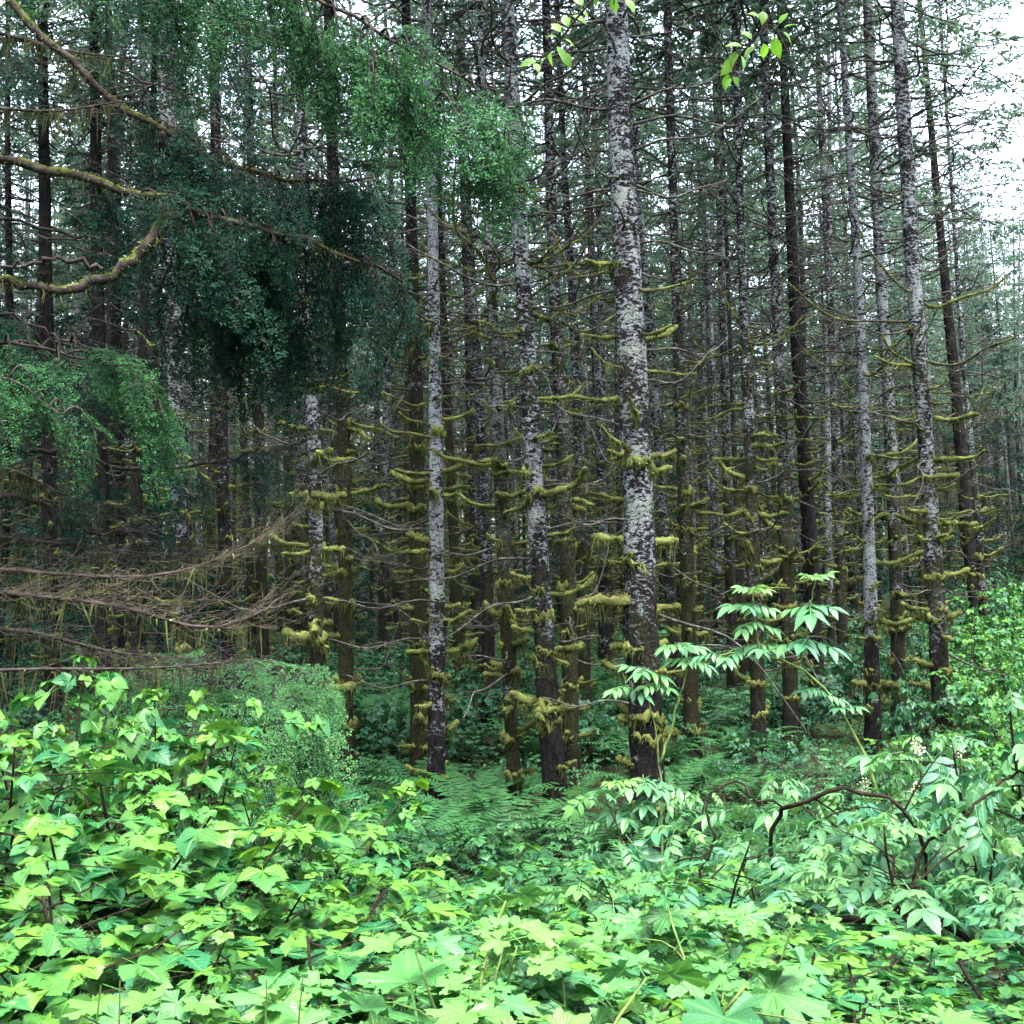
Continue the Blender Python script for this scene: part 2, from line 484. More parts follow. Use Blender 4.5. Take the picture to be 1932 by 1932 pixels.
def mossy_arm(rg, p0, az, L, lift, r0, n=9, wig=.05):
    """path of a dead branch leaving a trunk: out, a little down, then curling up"""
    s = np.linspace(0, 1, n)
    d = np.array([math.cos(az), math.sin(az), 0]); sd = np.array([-d[1], d[0], 0])
    w1, w2 = rg.standard_normal(2) * wig
    dip = .10 * rg.random()
    P = p0 + np.outer(s * L, d) + np.outer(L * (w1 * np.sin(s * 3) + w2 * np.sin(s * 6)), sd)
    P[:, 2] += L * (-dip * np.sin(s * math.pi * .8) + lift * s ** 2.2) + L * .03 * np.sin(s * 9 + rg.random() * 6)
    return P, r0 * (1 - .62 * s)

def crown_parts(rg, z0, z1, rmax, whorl=.42, nb=4, dens=1.0, droop=.25, lean=(0, 0), width=.034, slen=.11, sparse=.12):
    fol, wood = MB(), MB()
    z = z0
    Bs, Ds, Ts = [], [], []
    while z < z1 - .2:
        t = (z - z0) / (z1 - z0)
        for k in range(nb):
            if t < .1 and rg.random() < .35: continue
            L = rmax * (1 - t) ** .75 * (.65 + .6 * rg.random()) + .15
            az = rg.random() * 2 * math.pi
            d = np.array([math.cos(az), math.sin(az), 0]); sd = np.array([-d[1], d[0], 0])
            s = np.linspace(0, 1, 7)
            zz = z + rg.normal() * .12
            up = .15 + .5 * t
            P = np.outer(s * L, d); P[:, 2] = zz + L * (up * s - droop * 1.3 * s ** 1.5 + .12 * s ** 3)
            P[:, 0] += lean[0] * (zz - z0); P[:, 1] += lean[1] * (zz - z0)
            tube(wood, P, .014 * (1 - .8 * s) * (.5 + L / rmax), 3)
            m = max(3, int(L / .085 * dens))
            st = sparse + (1 - sparse) * rg.random(m) ** .8
            if t < .18: st = .45 + .55 * rg.random(m)
            sgn = rg.choice([-1, 1], m)
            base = np.stack([np.interp(st, s, P[:, i]) for i in range(3)], 1)
            tl = (.12 + .34 * (1 - st)) * min(1.4, L) * (.6 + .7 * rg.random(m))
            dr = nrm(d * (.55 + .3 * rg.random((m, 1))) + sd * (sgn * (.5 + .5 * rg.random(m)))[:, None] - UP * (droop * (.4 + 1.2 * rg.random(m)))[:, None])
            for j in range(5):
                f = (j + rg.random(m)) / 5
                b = base + dr * (tl * f)[:, None]; b[:, 2] -= droop * .35 * tl * f ** 2
                dd = nrm(dr + .55 * rg.standard_normal((m, 3))) * (slen * (.6 + .8 * rg.random(m)))[:, None]
                Bs.append(b); Ds.append(dd); Ts.append(np.clip(.15 + .5 * f * st + .25 * rg.standard_normal(m), 0, 1))
        z += whorl * (.7 + .6 * rg.random())
    B, D, T = np.concatenate(Bs), np.concatenate(Ds), np.concatenate(Ts)
    strips(fol, B, D, width * (.7 + .6 * rg.random(len(B))), rg, .45, T)
    return fol, wood

def dead_branch_parts(rg, zmax, dens=1.0, rt=.12, fuzzy=True):
    """whorls of dead limbs on one stand tree: (mossy low ones, bare high ones)"""
    mo, ba = MB(), MB()
    z = .5 + .4 * rg.random()
    while z < zmax:
        for k in range(rg.integers(3, 8)):
            if rg.random() > dens: continue
            az = rg.random() * 6.283
            zz = z + rg.normal() * .05
            d0 = np.array([math.cos(az), math.sin(az), 0]) * rt * .8 + UP * zz
            mz = np.clip(1.25 - (zz - 2.2) / 3.2, 0, 1) * (.6 + .6 * rg.random())
            if zz < 2: L = .10 + .30 * rg.random()
            elif zz < 4.5: L = .15 + .65 * rg.random() ** 1.5
            else: L = .5 + 1.3 * rg.random()
            P, rr = mossy_arm(rg, d0, az, L, .05 + .4 * rg.random() * (zz > 2), .011, 7)
            if mz > .25:
                tube(mo, P, (.006 + .016 * mz * (.4 + 1.0 * rg.random())) * (1 - .45 * np.linspace(0, 1, 7)), 5, .22, rg=rg, tint=.5)
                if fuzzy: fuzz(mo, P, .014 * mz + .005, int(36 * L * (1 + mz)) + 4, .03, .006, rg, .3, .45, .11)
            else:
                tube(ba, P, rr * .8, 3)
                for q in range(rg.integers(3, 8)):
                    f = .3 + .65 * rg.random(); i = int(f * 6)
                    a2 = az + rg.choice([-1, 1]) * (.4 + .5 * rg.random())
                    P2, r2 = mossy_arm(rg, P[i], a2, L * .42 * (1.1 - f), .2, .005, 4)
                    tube(ba, P2, r2, 3)
        z += .20 + .24 * rg.random()
    return mo, ba

def taper(z, r0, H):
    return np.maximum(r0 * (1 - z / H) ** .85 + r0 * .35 * np.exp(-z / .28), .012)

def trunk_mb(rg, P, Rr, k=20, amp=.06):
    mb = MB()
    n = len(P)
    tube(mb, P, Rr, k)
    V = mb.V[0]
    seed = Vector((rg.random() * 50, rg.random() * 50, 0))
    c = P
    for i in range(n):
        for j in range(k):
            q = V[i * k + j]; dv = q - c[i]
            p = Vector(q)
            f = 1 + amp * (mnoise.noise(Vector((p.x * 7, p.y * 7, p.z * 2.0)) + seed) * 1.0 + .6 * mnoise.noise(Vector((p.x * 20, p.y * 20, p.z * 9)) + seed))
            V[i * k + j] = c[i] + dv * f
    return mb

# stand trees: 8 shapes, reused
STAND = []
for i in range(9):
    rg = np.random.default_rng(100 + i)
    H = 19.5 + 4.5 * rg.random()
    zc = 8.2 + 2.4 * rg.random()
    z = np.concatenate([[-.3], np.linspace(0, H, 46)])
    P = np.stack([.11 * np.sin(z * .35 + i) - .11 * np.sin(i), .11 * np.sin(z * .28 + 2 * i) - .11 * np.sin(2 * i), z], 1)
    r0 = .095 + .035 * rg.random()
    tb = trunk_mb(rg, P, taper(np.maximum(z, 0), r0, H), 10, .05)
    mo, ba = dead_branch_parts(rg, zc + .4, .85, r0)
    fol, wood = crown_parts(rg, zc, H, 1.7 + .5 * rg.random(), .46, 4, .58, .40, width=.054, slen=.155)
    STAND.append(dict(H=H, zc=zc, r0=r0,
        trunk=make_mesh('stand_trunk', [(tb, M['bark'])]),
        mossy=make_mesh('stand_mossy_limb', [(mo, M['mossfar'])], False),
        bare=make_mesh('stand_bare_limb', [(ba, M['twig'])]),
        crown=make_mesh('stand_crown', [(fol, M['spruce']), (wood, M['twig'])], False)))

# hemlock trees that keep foliage to the ground
HEM = []
for i in range(3):
    rg = np.random.default_rng(200 + i)
    H = 11 + 4 * rg.random()
    z = np.concatenate([[-.3], np.linspace(0, H, 30)])
    P = np.stack([.06 * np.sin(z * .4 + i), .05 * np.sin(z * .3), z], 1)
    tb = trunk_mb(rg, P, taper(np.maximum(z, 0), .11, H), 10, .05)
    fol, wood = crown_parts(rg, .7, H, 2.3, .34, 4, 1.0, .5, width=.038, slen=.12)
    HEM.append(dict(H=H, trunk=make_mesh('hemlock_trunk', [(tb, M['darklimb'])]),
                    crown=make_mesh('hemlock_crown', [(fol, M['hemlock']), (wood, M['darklimb'])], False)))

# fine flat hemlock spray, axis +X, about 1 unit long
def spray_mesh(seed, droop, mat='hemlock'):
    rg = np.random.default_rng(seed)
    fol, wood = MB(), MB()
    s = np.linspace(0, 1, 8)
    ax = np.stack([s, .04 * np.sin(s * 4 + seed), -droop * s ** 1.8], 1)
    tube(wood, ax, .010 * (1 - .8 * s), 3)
    Bs, Ds, Ts = [], [], []
    def needles(P, L, f0):
        m = max(4, int(L / .027))
        f = np.linspace(.05, 1, m)
        u = np.linspace(0, 1, len(P))
        b = np.stack([np.interp(f, u, P[:, i]) for i in range(3)], 1)
        t = nrm(np.stack([np.interp(f, u, np.gradient(P[:, i])) for i in range(3)], 1))
        sd = nrm(np.cross(np.array([0, 0, 1.0]), t))
        for sg in (1, -1):
            d = nrm(t * .45 + sd * sg + .28 * rg.standard_normal((m, 3))) * (.046 * (.6 + .6 * rg.random(m)) * (1 - .35 * f))[:, None]
            Bs.append(b); Ds.append(d); Ts.append(np.clip(f0 * .55 + .4 * f * f0 + .14 * rg.standard_normal(m), 0, 1))
    needles(ax, 1, .5)
    n2 = 17
    for i in range(n2):
        f = .06 + .9 * (i + .5 * rg.random()) / n2
        sg = 1 if i % 2 else -1
        p0 = np.array([np.interp(f, s, ax[:, k]) for k in range(3)])
        L = (.08 + .30 * (1 - f) ** .8) * (.75 + .5 * rg.random())
        a = sg * (.75 + .3 * rg.random())
        q = np.linspace(0, 1, 6)
        P = p0 + np.stack([q * L * math.cos(a), q * L * math.sin(a), .03 * np.sin(q * 5 + i) - droop * L * (.5 + .8 * rg.random()) * q ** 1.6], 1)
        tube(wood, P, .0045 * (1 - .7 * q), 3)
        needles(P, L, .3 + .6 * rg.random())
        for j in range(int(L / .062)):
            g2 = .15 + .8 * (j + rg.random()) / max(1, int(L / .062))
            sg2 = 1 if j % 2 else -1
            p1 = np.array([np.interp(g2, q, P[:, k]) for k in range(3)])
            L2 = (.05 + .13 * (1 - g2)) * (.7 + .6 * rg.random())
            a2 = a + sg2 * (.7 + .3 * rg.random())
            w = np.linspace(0, 1, 4)
            P2 = p1 + np.stack([w * L2 * math.cos(a2), w * L2 * math.sin(a2), -droop * L2 * (.4 + rg.random()) * w ** 1.5 + .01 * rg.standard_normal()], 1)
            needles(P2, L2, .35 + .65 * rg.random())
    B, D, T = np.concatenate(Bs), np.concatenate(Ds), np.concatenate(Ts)
    strips(fol, B, D, .020, rg, .6, T)
    return make_mesh('hemlock_spray', [(fol, M[mat]), (wood, M['darklimb'])], False)
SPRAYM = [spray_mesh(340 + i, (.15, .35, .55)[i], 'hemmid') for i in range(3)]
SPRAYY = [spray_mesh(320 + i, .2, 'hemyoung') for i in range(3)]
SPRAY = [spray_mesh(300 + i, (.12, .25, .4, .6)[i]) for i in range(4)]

# leaf templates at three levels of detail
rgl = np.random.default_rng(77)
TRI_HI = [t_trifoliate(9, rgl) for _ in range(4)]
TRI_MD = [t_trifoliate(4, rgl) for _ in range(3)]
TRI_LO = [t_trifoliate(2, rgl) for _ in range(3)]
PIN_HI = [t_pinnate(6, rgl) for _ in range(4)]
PIN_LO = [t_pinnate(3, rgl) for _ in range(3)]
PAL_HI = [t_palmate(7, rgl) for _ in range(4)]
SIM_HI = [t_simple(7, rgl) for _ in range(3)]

def leaf_dirs(rg, d, N, pitch=(-.5, .15), tilt=.35):
    """leaf pointing near horizontal direction d (N,3), drooping, blade up"""
    d = d.copy(); d[:, 2] = 0
    d = nrm(d + 1e-6)
    d[:, 2] = np.tan(rg.uniform(pitch[0], pitch[1], N))
    d = nrm(d)
    up = nrm(UP + tilt * rg.standard_normal((N, 3)))
    return d, up

def shrub_proto(seed, tm, H, spread, ncane, lsize, gap, leafmat, canemat='cane', twigs=9, r0=.009, tip=True, ang=.9, opposite=False):
    """returns (list of cane meshes, foliage mesh), base at the origin"""
    rg = np.random.default_rng(seed)
    canes, fol = [], MB()
    pos, dr, tint, size = [], [], [], []
    def leaves_on(P, t0, t1, young, wood):
        L = np.linalg.norm(np.diff(P, axis=0), axis=1).sum()
        m = max(2, int(L * (t1 - t0) / gap))
        u = np.linspace(0, 1, len(P))
        for j in range(m):
            f = t0 + (t1 - t0) * (j + .3 * rg.random()) / max(1, m - 1 + .3)
            p = np.array([np.interp(f, u, P[:, k]) for k in range(3)])
            i = min(len(P) - 2, int(f * (len(P) - 1)))
            t = nrm(P[i + 1] - P[i])
            az = math.atan2(t[1], t[0])
            for sg in ((1, -1) if opposite else ((1,) if j % 2 else (-1,))):
                last = j == m - 1
                a = az + (0 if (last and not opposite) else sg * ang * (.6 + .7 * rg.random()))
                if abs(t[2]) > .9: a = rg.random() * 6.28
                pl = lsize * .5 * (.6 + .6 * rg.random())
                dd = np.array([math.cos(a), math.sin(a), 0])
                pos.append(p + dd * pl + UP * pl * .25); dr.append(dd)
                y = np.clip(young * f ** 3 * .5 + .15 * rg.standard_normal() + .10, 0, 1)
                tint.append(y); size.append(lsize * (.45 + .75 * rg.random()) * (1 - .28 * f ** 3))
        if tip:
            for q in range(3):
                a = rg.random() * 6.28; dd = np.array([math.cos(a), math.sin(a), 0])
                pos.append(P[-1] + dd * lsize * .2 + UP * lsize * .12); dr.append(dd); tint.append(np.clip(.25 + .65 * young * rg.random(), 0, 1)); size.append(lsize * (.35 + .25 * rg.random()))
    for c in range(ncane):
        mb = MB()
        az = 6.283 * (c + .6 * rg.random()) / ncane
        h = H * (.62 + .38 * rg.random()) if c else H
        sp = spread * (.35 + .65 * rg.random()) if c else spread * .15
        n = 11
        s = np.linspace(0, 1, n)
        d = np.array([math.cos(az), math.sin(az), 0]); sd = np.array([-d[1], d[0], 0])
        P = d * .06 + np.outer(sp * s ** 1.7, d) + np.outer(.06 * h * np.sin(s * 4 + rg.random() * 6), sd)
        P[:, 2] = h * (s * 1.12 - .12 * s ** 3)
        P[0, 2] = -.15
        rc = r0 * (.7 + .5 * rg.random())
        tube(mb, P, rc * (1 - .7 * s), 6, .05, rg=rg)
        leaves_on(P, .45, 1, 1.0, mb)
        for q in range(twigs):
            f = .22 + .72 * (q + rg.random()) / twigs
            p = np.array([np.interp(f, s, P[:, k]) for k in range(3)])
            a = az + rg.choice([-1, 1]) * (.3 + 1.9 * rg.random())
            L = spread * (.30 + .55 * rg.random()) * (1.15 - .55 * f)
            dd = np.array([math.cos(a), math.sin(a), 0])
            w = np.linspace(0, 1, 6)
            Q = p + np.outer(w * L, dd); Q[:, 2] += L * (.55 * w - .42 * w ** 2) * (.5 + rg.random())
            Q[:, :2] += np.outer(np.sin(w * 5 + q) * .03, [-dd[1], dd[0]])
            tube(mb, Q, rc * .42 * (1 - .7 * w), 4)
            leaves_on(Q, .18, 1, f, mb)
        canes.append(make_mesh('cane', [(mb, M[canemat])]))
    pos, dr = np.array(pos), np.array(dr)
    d, up = leaf_dirs(rg, dr, len(pos), (-.95, .15), .40)
    put_leaves(fol, tm, pos, d, up, np.array(size), np.array(tint), rg)
    top = max(m_.vertices[i].co.z for m_ in canes for i in range(0, len(m_.vertices), 3))
    return dict(canes=canes, foliage=make_mesh('foliage', [(fol, M[leafmat])]), H=H)
# ------------------------------------------------------------------ the ground
def build_ground():
    ys = np.concatenate([[-400, -120, -40, -15], np.linspace(-6, 14, 61), np.linspace(14.7, 60, 66), [70, 90, 130, 250, 600]])
    xs = np.concatenate([[-600, -200, -90, -60], np.linspace(-40, 40, 121), [60, 90, 200, 600]])
    X, Y = np.meshgrid(xs, ys)
    Z = ground(np.clip(X, -60, 60), np.clip(Y, -6, 90))
    Z += .03 * np.sin(X * 5.1) * np.sin(Y * 4.3)
    V = np.stack([X, Y, Z], -1).reshape(-1, 3)
    nx, ny = len(xs), len(ys)
    i = (np.arange(ny - 1)[:, None] * nx + np.arange(nx - 1)[None]).reshape(-1)
    mb = MB(); mb.add(V, quads=np.stack([i, i + 1, i + nx + 1, i + nx], 1))
    o = link('ground', make_mesh('ground', [(mb, M['soil'])]))
    tag(o, kind='structure')
build_ground()

# ------------------------------------------------------------------ the trees one can trace in the photograph
# points (px, py, width) in the 1932 px picture, depth, lichen, moss, label
TREES = [
 ([(1162,0,42),(1172,250,47),(1183,500,53),(1195,750,58),(1205,1000,60),(1215,1300,62),(1228,1590,62)], 9.8, .80, .35,
  'thickest conifer trunk, mottled pale grey lichen with shaggy moss collars, beside the tall elderberry'),
 ([(957,0,26),(972,280,30),(985,500,31),(1002,800,34),(1020,1100,36),(1036,1350,42),(1047,1490,44)], 11.2, .86, .40,
  'leaning grey and white conifer trunk with a mossy burl and moss pads at its foot'),
 ([(1030,0,16),(1045,550,22),(1060,800,26),(1072,1100,30),(1077,1400,30)], 13.5, .45, .75,
  'moss brown conifer trunk directly behind the leaning trunk with the mossy burl'),
 ([(805,0,17),(818,500,21),(823,900,26),(825,1200,31),(822,1510,34)], 11.8, .95, .30,
  'slim birch-white lichened conifer trunk standing against a dark twin trunk'),
 ([(765,0,17),(778,500,23),(786,800,28),(790,1200,33),(792,1440,34)], 13.2, .28, .95,
  'dark mossy conifer trunk touching the slim birch-white trunk'),
 ([(905,0,10),(915,350,13),(930,600,18),(945,900,27),(957,1150,31),(964,1350,26),(973,1530,25)], 11.6, .60, .85,
  'mossy conifer trunk narrowing to a thin dark foot among ferns'),
 ([(565,150,15),(578,560,22),(592,800,26),(598,1100,27),(598,1520,30)], 10.8, .55, .55,
  'dark conifer trunk rising through the low hemlock bough with moss tufts'),
 ([(620,0,20),(630,400,22),(640,560,23),(650,900,27),(653,1200,29),(651,1450,30)], 12.6, .22, .90,
  'straight moss brown trunk next to the low hemlock bough'),
 ([(1258,0,15),(1274,500,18),(1286,800,24),(1298,1100,28),(1306,1400,28)], 14.5, .40, .85,
  'dark conifer with upcurled mossy limbs just behind the thickest trunk'),
 ([(1385,0,12),(1400,500,15),(1413,800,20),(1425,1150,27),(1433,1440,27)], 14.3, .72, .65,
  'slim conifer with a tangle of moss knots halfway up its trunk'),
 ([(1443,100,16),(1461,500,19),(1475,800,23),(1487,1150,28),(1492,1340,28)], 15.0, .5, .75,
  'mossy conifer trunk behind the two tall elderberry shoots'),
 ([(1588,50,12),(1617,500,17),(1632,800,19),(1643,1150,26),(1648,1410,28)], 14.6, 1.0, .30,
  'palest conifer stem, almost white, with one long moss shelf near its foot'),
 ([(1637,0,19),(1660,500,21),(1680,800,21),(1693,1150,26),(1697,1380,27)], 16.5, .62, .60,
  'conifer trunk close beside the almost white stem, browner with moss'),
 ([(1692,0,25),(1722,500,29),(1748,850,29),(1765,1100,32),(1777,1340,35)], 13.6, .85, .55,
  'stout silver-grey conifer with long sweeping limbs by the bright bushes'),
 ([(1762,300,13),(1780,500,16),(1800,700,20),(1825,1000,24),(1838,1110,24)], 25.0, .0, .1,
  'plain near-black conifer trunk leaning behind the silver-grey one'),
 ([(1815,650,8),(1838,900,12),(1850,1050,14),(1855,1175,15)], 21.0, .55, .5,
  'thin crooked stem standing over the bright bushes'),
 ([(1480,150,16),(1500,600,22),(1520,900,26),(1532,1080,28),(1540,1250,28)], 19.0, .10, .2,
  'dark smooth trunk between the elderberry shoots and the almost white stem'),
 ([(1050,0,10),(1065,330,13),(1083,600,17),(1095,900,21),(1101,1200,24),(1103,1350,25)], 17.0, .45, .8,
  'mossy trunk seen in the gap before the thickest trunk'),
 ([(838,600,13),(850,900,17),(866,1200,23),(872,1330,25)], 19.0, .25, .9,
  'mossy trunk half hidden behind the slim birch-white trunk'),
 ([(868,200,12),(885,600,18),(893,900,21),(903,1250,24)], 22.0, .30, .6,
  'dark trunk in the middle of the gap between the white trunk and the fern-footed trunk'),
 ([(404,100,18),(415,700,23),(424,1000,25),(432,1250,26)], 19.5, .25, .5,
  'dark trunk rising above the low hemlock, partly lichened'),
 ([(318,200,28),(328,600,32),(337,900,32),(352,1240,34)], 15.5, .50, .5,
  'broad mottled trunk behind the brown dead boughs'),
 ([(180,250,20),(190,900,27),(196,1250,29)], 17.5, .05, .2,
  'dark trunk behind the green hemlock sprays'),
 ([(84,350,22),(90,700,25),(98,1250,28)], 18.0, .05, .2,
  'dark trunk under the thick mossy hemlock limb'),
 ([(210,250,16),(222,700,18),(232,1200,22)], 22.0, .1, .3,
  'slender shaded trunk crossed by hemlock twigs'),
 ([(285,300,12),(262,800,20),(248,1250,26)], 17.0, .1, .5,
  'shaded trunk tilting toward the brown dead boughs'),
 ([(478,500,18),(486,700,20),(491,1000,21),(497,1260,23)], 21.0, .35, .7,
  'narrow mossy trunk over the end of the brown dead boughs'),
 ([(528,500,11),(543,900,14),(548,1250,18)], 24.0, .35, .8,
  'thin mossy trunk beside the trunk in the low hemlock bough'),
 ([(1345,0,12),(1358,400,14),(1370,800,18),(1380,1150,21)], 21.0, .5, .7,
  'narrow conifer behind the knotted one, hung with moss'),
 ([(1545,150,11),(1568,600,14),(1580,900,18),(1588,1150,20)], 22.0, .5, .7,
  'narrow grey conifer behind the dark smooth trunk'),
 ([(1112,400,12),(1128,700,15),(1138,1000,18),(1144,1200,20)], 22.0, .75, .5,
  'narrow pale conifer behind the long moss-bearded limb'),
]
# limbs traced on the thickest trunk and a few others: tree index -> (py, side, length px, thickness, lift)
TRACED = {
 0: [(755,-1,125,1.0,.06),(1135,-1,98,2.6,-.02),(1022,-1,62,1.9,.05),(1022,1,50,1.7,-.05),(640,1,70,1.0,.20),(635,-1,70,.8,.0),
     (500,-1,58,.8,.12),(515,1,52,.7,-.02),(345,1,66,.7,.12),(362,1,62,.7,.05),(360,-1,150,.5,.02),(890,1,38,1.4,.05),(1150,1,52,1.6,.02),
     (1220,-1,30,1.4,.0),(1385,1,30,2.2,-.05),(1360,-1,22,1.5,0),(200,-1,260,.45,.05),(195,1,190,.6,.25),(60,1,140,.5,.35),(80,-1,300,.4,.02),(1440,-1,26,1.6,0),(230,1,250,.4,-.1),(45,-1,210,.4,.3),(460,1,180,.35,-.3)],
 1: [(1325,-1,52,2.2,.10),(1335,1,26,2.0,0),(1120,1,90,1.1,.45),(1090,-1,40,1.0,.1),(1010,1,60,1.0,.3),(880,1,60,.9,.25),(530,-1,90,.4,.35),(360,1,30,1.4,.2),(360,-1,190,.4,.10),(1190,-1,40,1.0,.1),(1225,1,40,1.6,0),(60,-1,190,.5,.3),(150,1,80,.4,-.5)],
 11: [(1290,1,105,2.4,.03),(1290,-1,24,2.0,0),(1172,1,70,1.7,.12),(1060,1,140,1.1,.45),(920,1,120,.9,.3),(860,1,90,.9,.35),(770,-1,60,.8,.05),(775,1,120,.7,.12),(520,1,180,.5,.35),(360,1,330,.5,.62),(420,1,280,.45,.5)],
 13: [(570,1,175,.8,.35),(690,-1,70,.9,.25),(690,1,120,.6,.3),(790,1,80,1.4,.10),(790,-1,50,.9,.05),(898,1,48,1.8,.02),(985,1,66,1.6,-.02),(985,-1,56,1.1,.2),(1085,1,44,1.5,0),(1165,1,36,1.9,0),(1165,-1,28,1.9,0),(1255,-1,36,1.7,.05),(460,1,130,.5,.6),(265,1,160,.5,.3),(180,1,190,.5,.25),(250,-1,240,.4,.9),(80,1,200,.5,.12)],
 3: [(1230,1,60,1.5,.25),(1230,-1,40,1.2,-.1),(1040,-1,36,1.1,-.15),(645,1,40,.6,.15),(790,1,60,.8,.1),(935,1,36,1.0,.1),(555,-1,40,.5,.2),(1080,1,30,1.0,0)],
 4: [(940,-1,60,.8,-.45),(700,-1,70,.6,.45),(1040,-1,90,.8,.5),(905,-1,80,.6,.3),(820,-1,150,.35,.25)],
 6: [(935,-1,42,1.9,.0),(938,1,42,2.0,-.1),(810,-1,50,1.0,.05),(1030,-1,70,1.1,.02),(1035,1,40,1.3,0),(1205,-1,46,2.2,.1),(1300,1,58,2.0,.02),(1410,1,22,2.4,0)],
 7: [(795,1,90,.8,-.25),(1200,-1,36,1.4,.15),(930,1,60,1.0,.2),(1070,-1,30,1.1,0),(550,1,30,1.0,.1),(720,1,60,.6,.3)],
 9: [(865,-1,60,1.0,.1),(865,1,50,1.0,.05),(900,-1,46,1.6,.5),(965,-1,90,1.1,.05),(970,1,55,1.5,.02),(1060,1,40,1.6,.05)],
}

def tree_axis(pts, d, extra_top):
    """world polyline of a trunk from 0.3 m under the ground to the top, with radii"""
    W = np.array([at(px, py, d) for px, py, w in pts])
    rad = np.array([px2m(w, d) * .5 for *_, w in pts])
    o = np.argsort(W[:, 2]); W, rad = W[o], rad[o]
    # down to the ground along the lowest segment
    dv = (W[0] - W[1]) / (W[1, 2] - W[0, 2])
    gz = float(ground(W[0, 0], d)) - .3
    if W[0, 2] > gz:
        q = W[0] + dv * (W[0, 2] - gz) * .6; q[2] = gz
        W = np.vstack([q, W]); rad = np.concatenate([[rad[0] * 1.05], rad])
    up = (W[-1] - W[0]) / (W[-1, 2] - W[0, 2])
    top = W[-1] + up * extra_top
    W = np.vstack([W, top]); rad = np.concatenate([rad, [.015]])
    P = smooth_path(np.column_stack([W, rad]), max(40, int((W[-1, 2] - W[0, 2]) / .14)))
    return P[:, :3], P[:, 3]

def axis_at(P, Rr, z):
    return np.array([np.interp(z, P[:, 2], P[:, 0]), np.interp(z, P[:, 2], P[:, 1]), z]), float(np.interp(z, P[:, 2], Rr))

def add_branch(rg, root, org, p0, az, L, lift, mz, thick, z, detail):
    """one dead limb (bark) with its moss as a sub-part"""
    P, rr = mossy_arm(rg, p0, az, L, lift + (.25 * rg.random() if mz > .6 and L < .4 else 0), .008 + .006 * thick + .004 * L, 10 if L > .4 else 7, .06)
    mb = MB(); tube(mb, P, rr, 5, .08, rg=rg)
    if L > .55:
        for q in range(int(3 + L * 5)):
            f = .3 + .68 * rg.random(); i = int(f * (len(P) - 1))
            a2 = az + rg.choice([-1, 1]) * (.35 + .6 * rg.random())
            P2, r2 = mossy_arm(rg, P[i], a2, L * (.25 + .3 * rg.random()) * (1.15 - f), .15 * rg.normal() + .1, .0045, 5)
            tube(mb, P2, r2, 3)
    b = link('branch', make_mesh('branch', [(mb, M['twig'])], True, org), root)
    if mz > .3:
        ms = MB(); n = len(P); s = np.linspace(0, 1, n)
        R0 = (.005 + .021 * thick * (.35 + .65 * mz))
        rad = R0 * (1 - .35 * s ** 2) * (.45 + .6 * np.sin(s * (5 + 9 * rg.random()) + rg.random() * 6) ** 2 + .4 * rg.random(n)) * (1 + (.55 * rg.random() * np.exp(-((s - .85) / .15) ** 2) if L < .45 else 0))
        Q = P.copy(); Q[:, 2] += R0 * .15
        if n < 14:
            Q = smooth_path(np.column_stack([Q, rad]), max(9, int(L / .035))); rad = Q[:, 3]; Q = Q[:, :3]
        tube(ms, Q, rad, 7, .26, rg=rg, tint=.36)
        k = int((330 * L + 50) * (.5 + thick * .5) * detail)
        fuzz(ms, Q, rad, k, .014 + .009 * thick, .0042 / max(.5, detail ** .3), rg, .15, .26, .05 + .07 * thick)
        link('moss', make_mesh('moss', [(ms, M['moss'])], False, org), b)
    return b

def add_collar(rg, root, org, P, Rr, z, mz, detail):
    c, r = axis_at(P, Rr, z)
    a0 = rg.random() * 6.283; span = (1.6 + 3.6 * rg.random())
    n = 14; th = a0 + np.linspace(0, span, n); s = np.linspace(0, 1, n)
    Q = np.stack([c[0] + np.cos(th) * (r * 1.0), c[1] + np.sin(th) * (r * 1.0), z + .02 * np.sin(th * 2 + rg.random() * 6) + .03 * rg.standard_normal(n)], 1)
    thick = (.012 + .020 * mz * rg.random()) * (.35 + np.sin(s * math.pi) ** .6) * (.6 + .8 * rg.random(n))
    mb = MB()
    tube(mb, Q, thick, 8, .2, rg=rg, tint=.42)
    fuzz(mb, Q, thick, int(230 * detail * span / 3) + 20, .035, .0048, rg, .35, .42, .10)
    link('moss_collar', make_mesh('moss_collar', [(mb, M['moss'])], False, org), root)

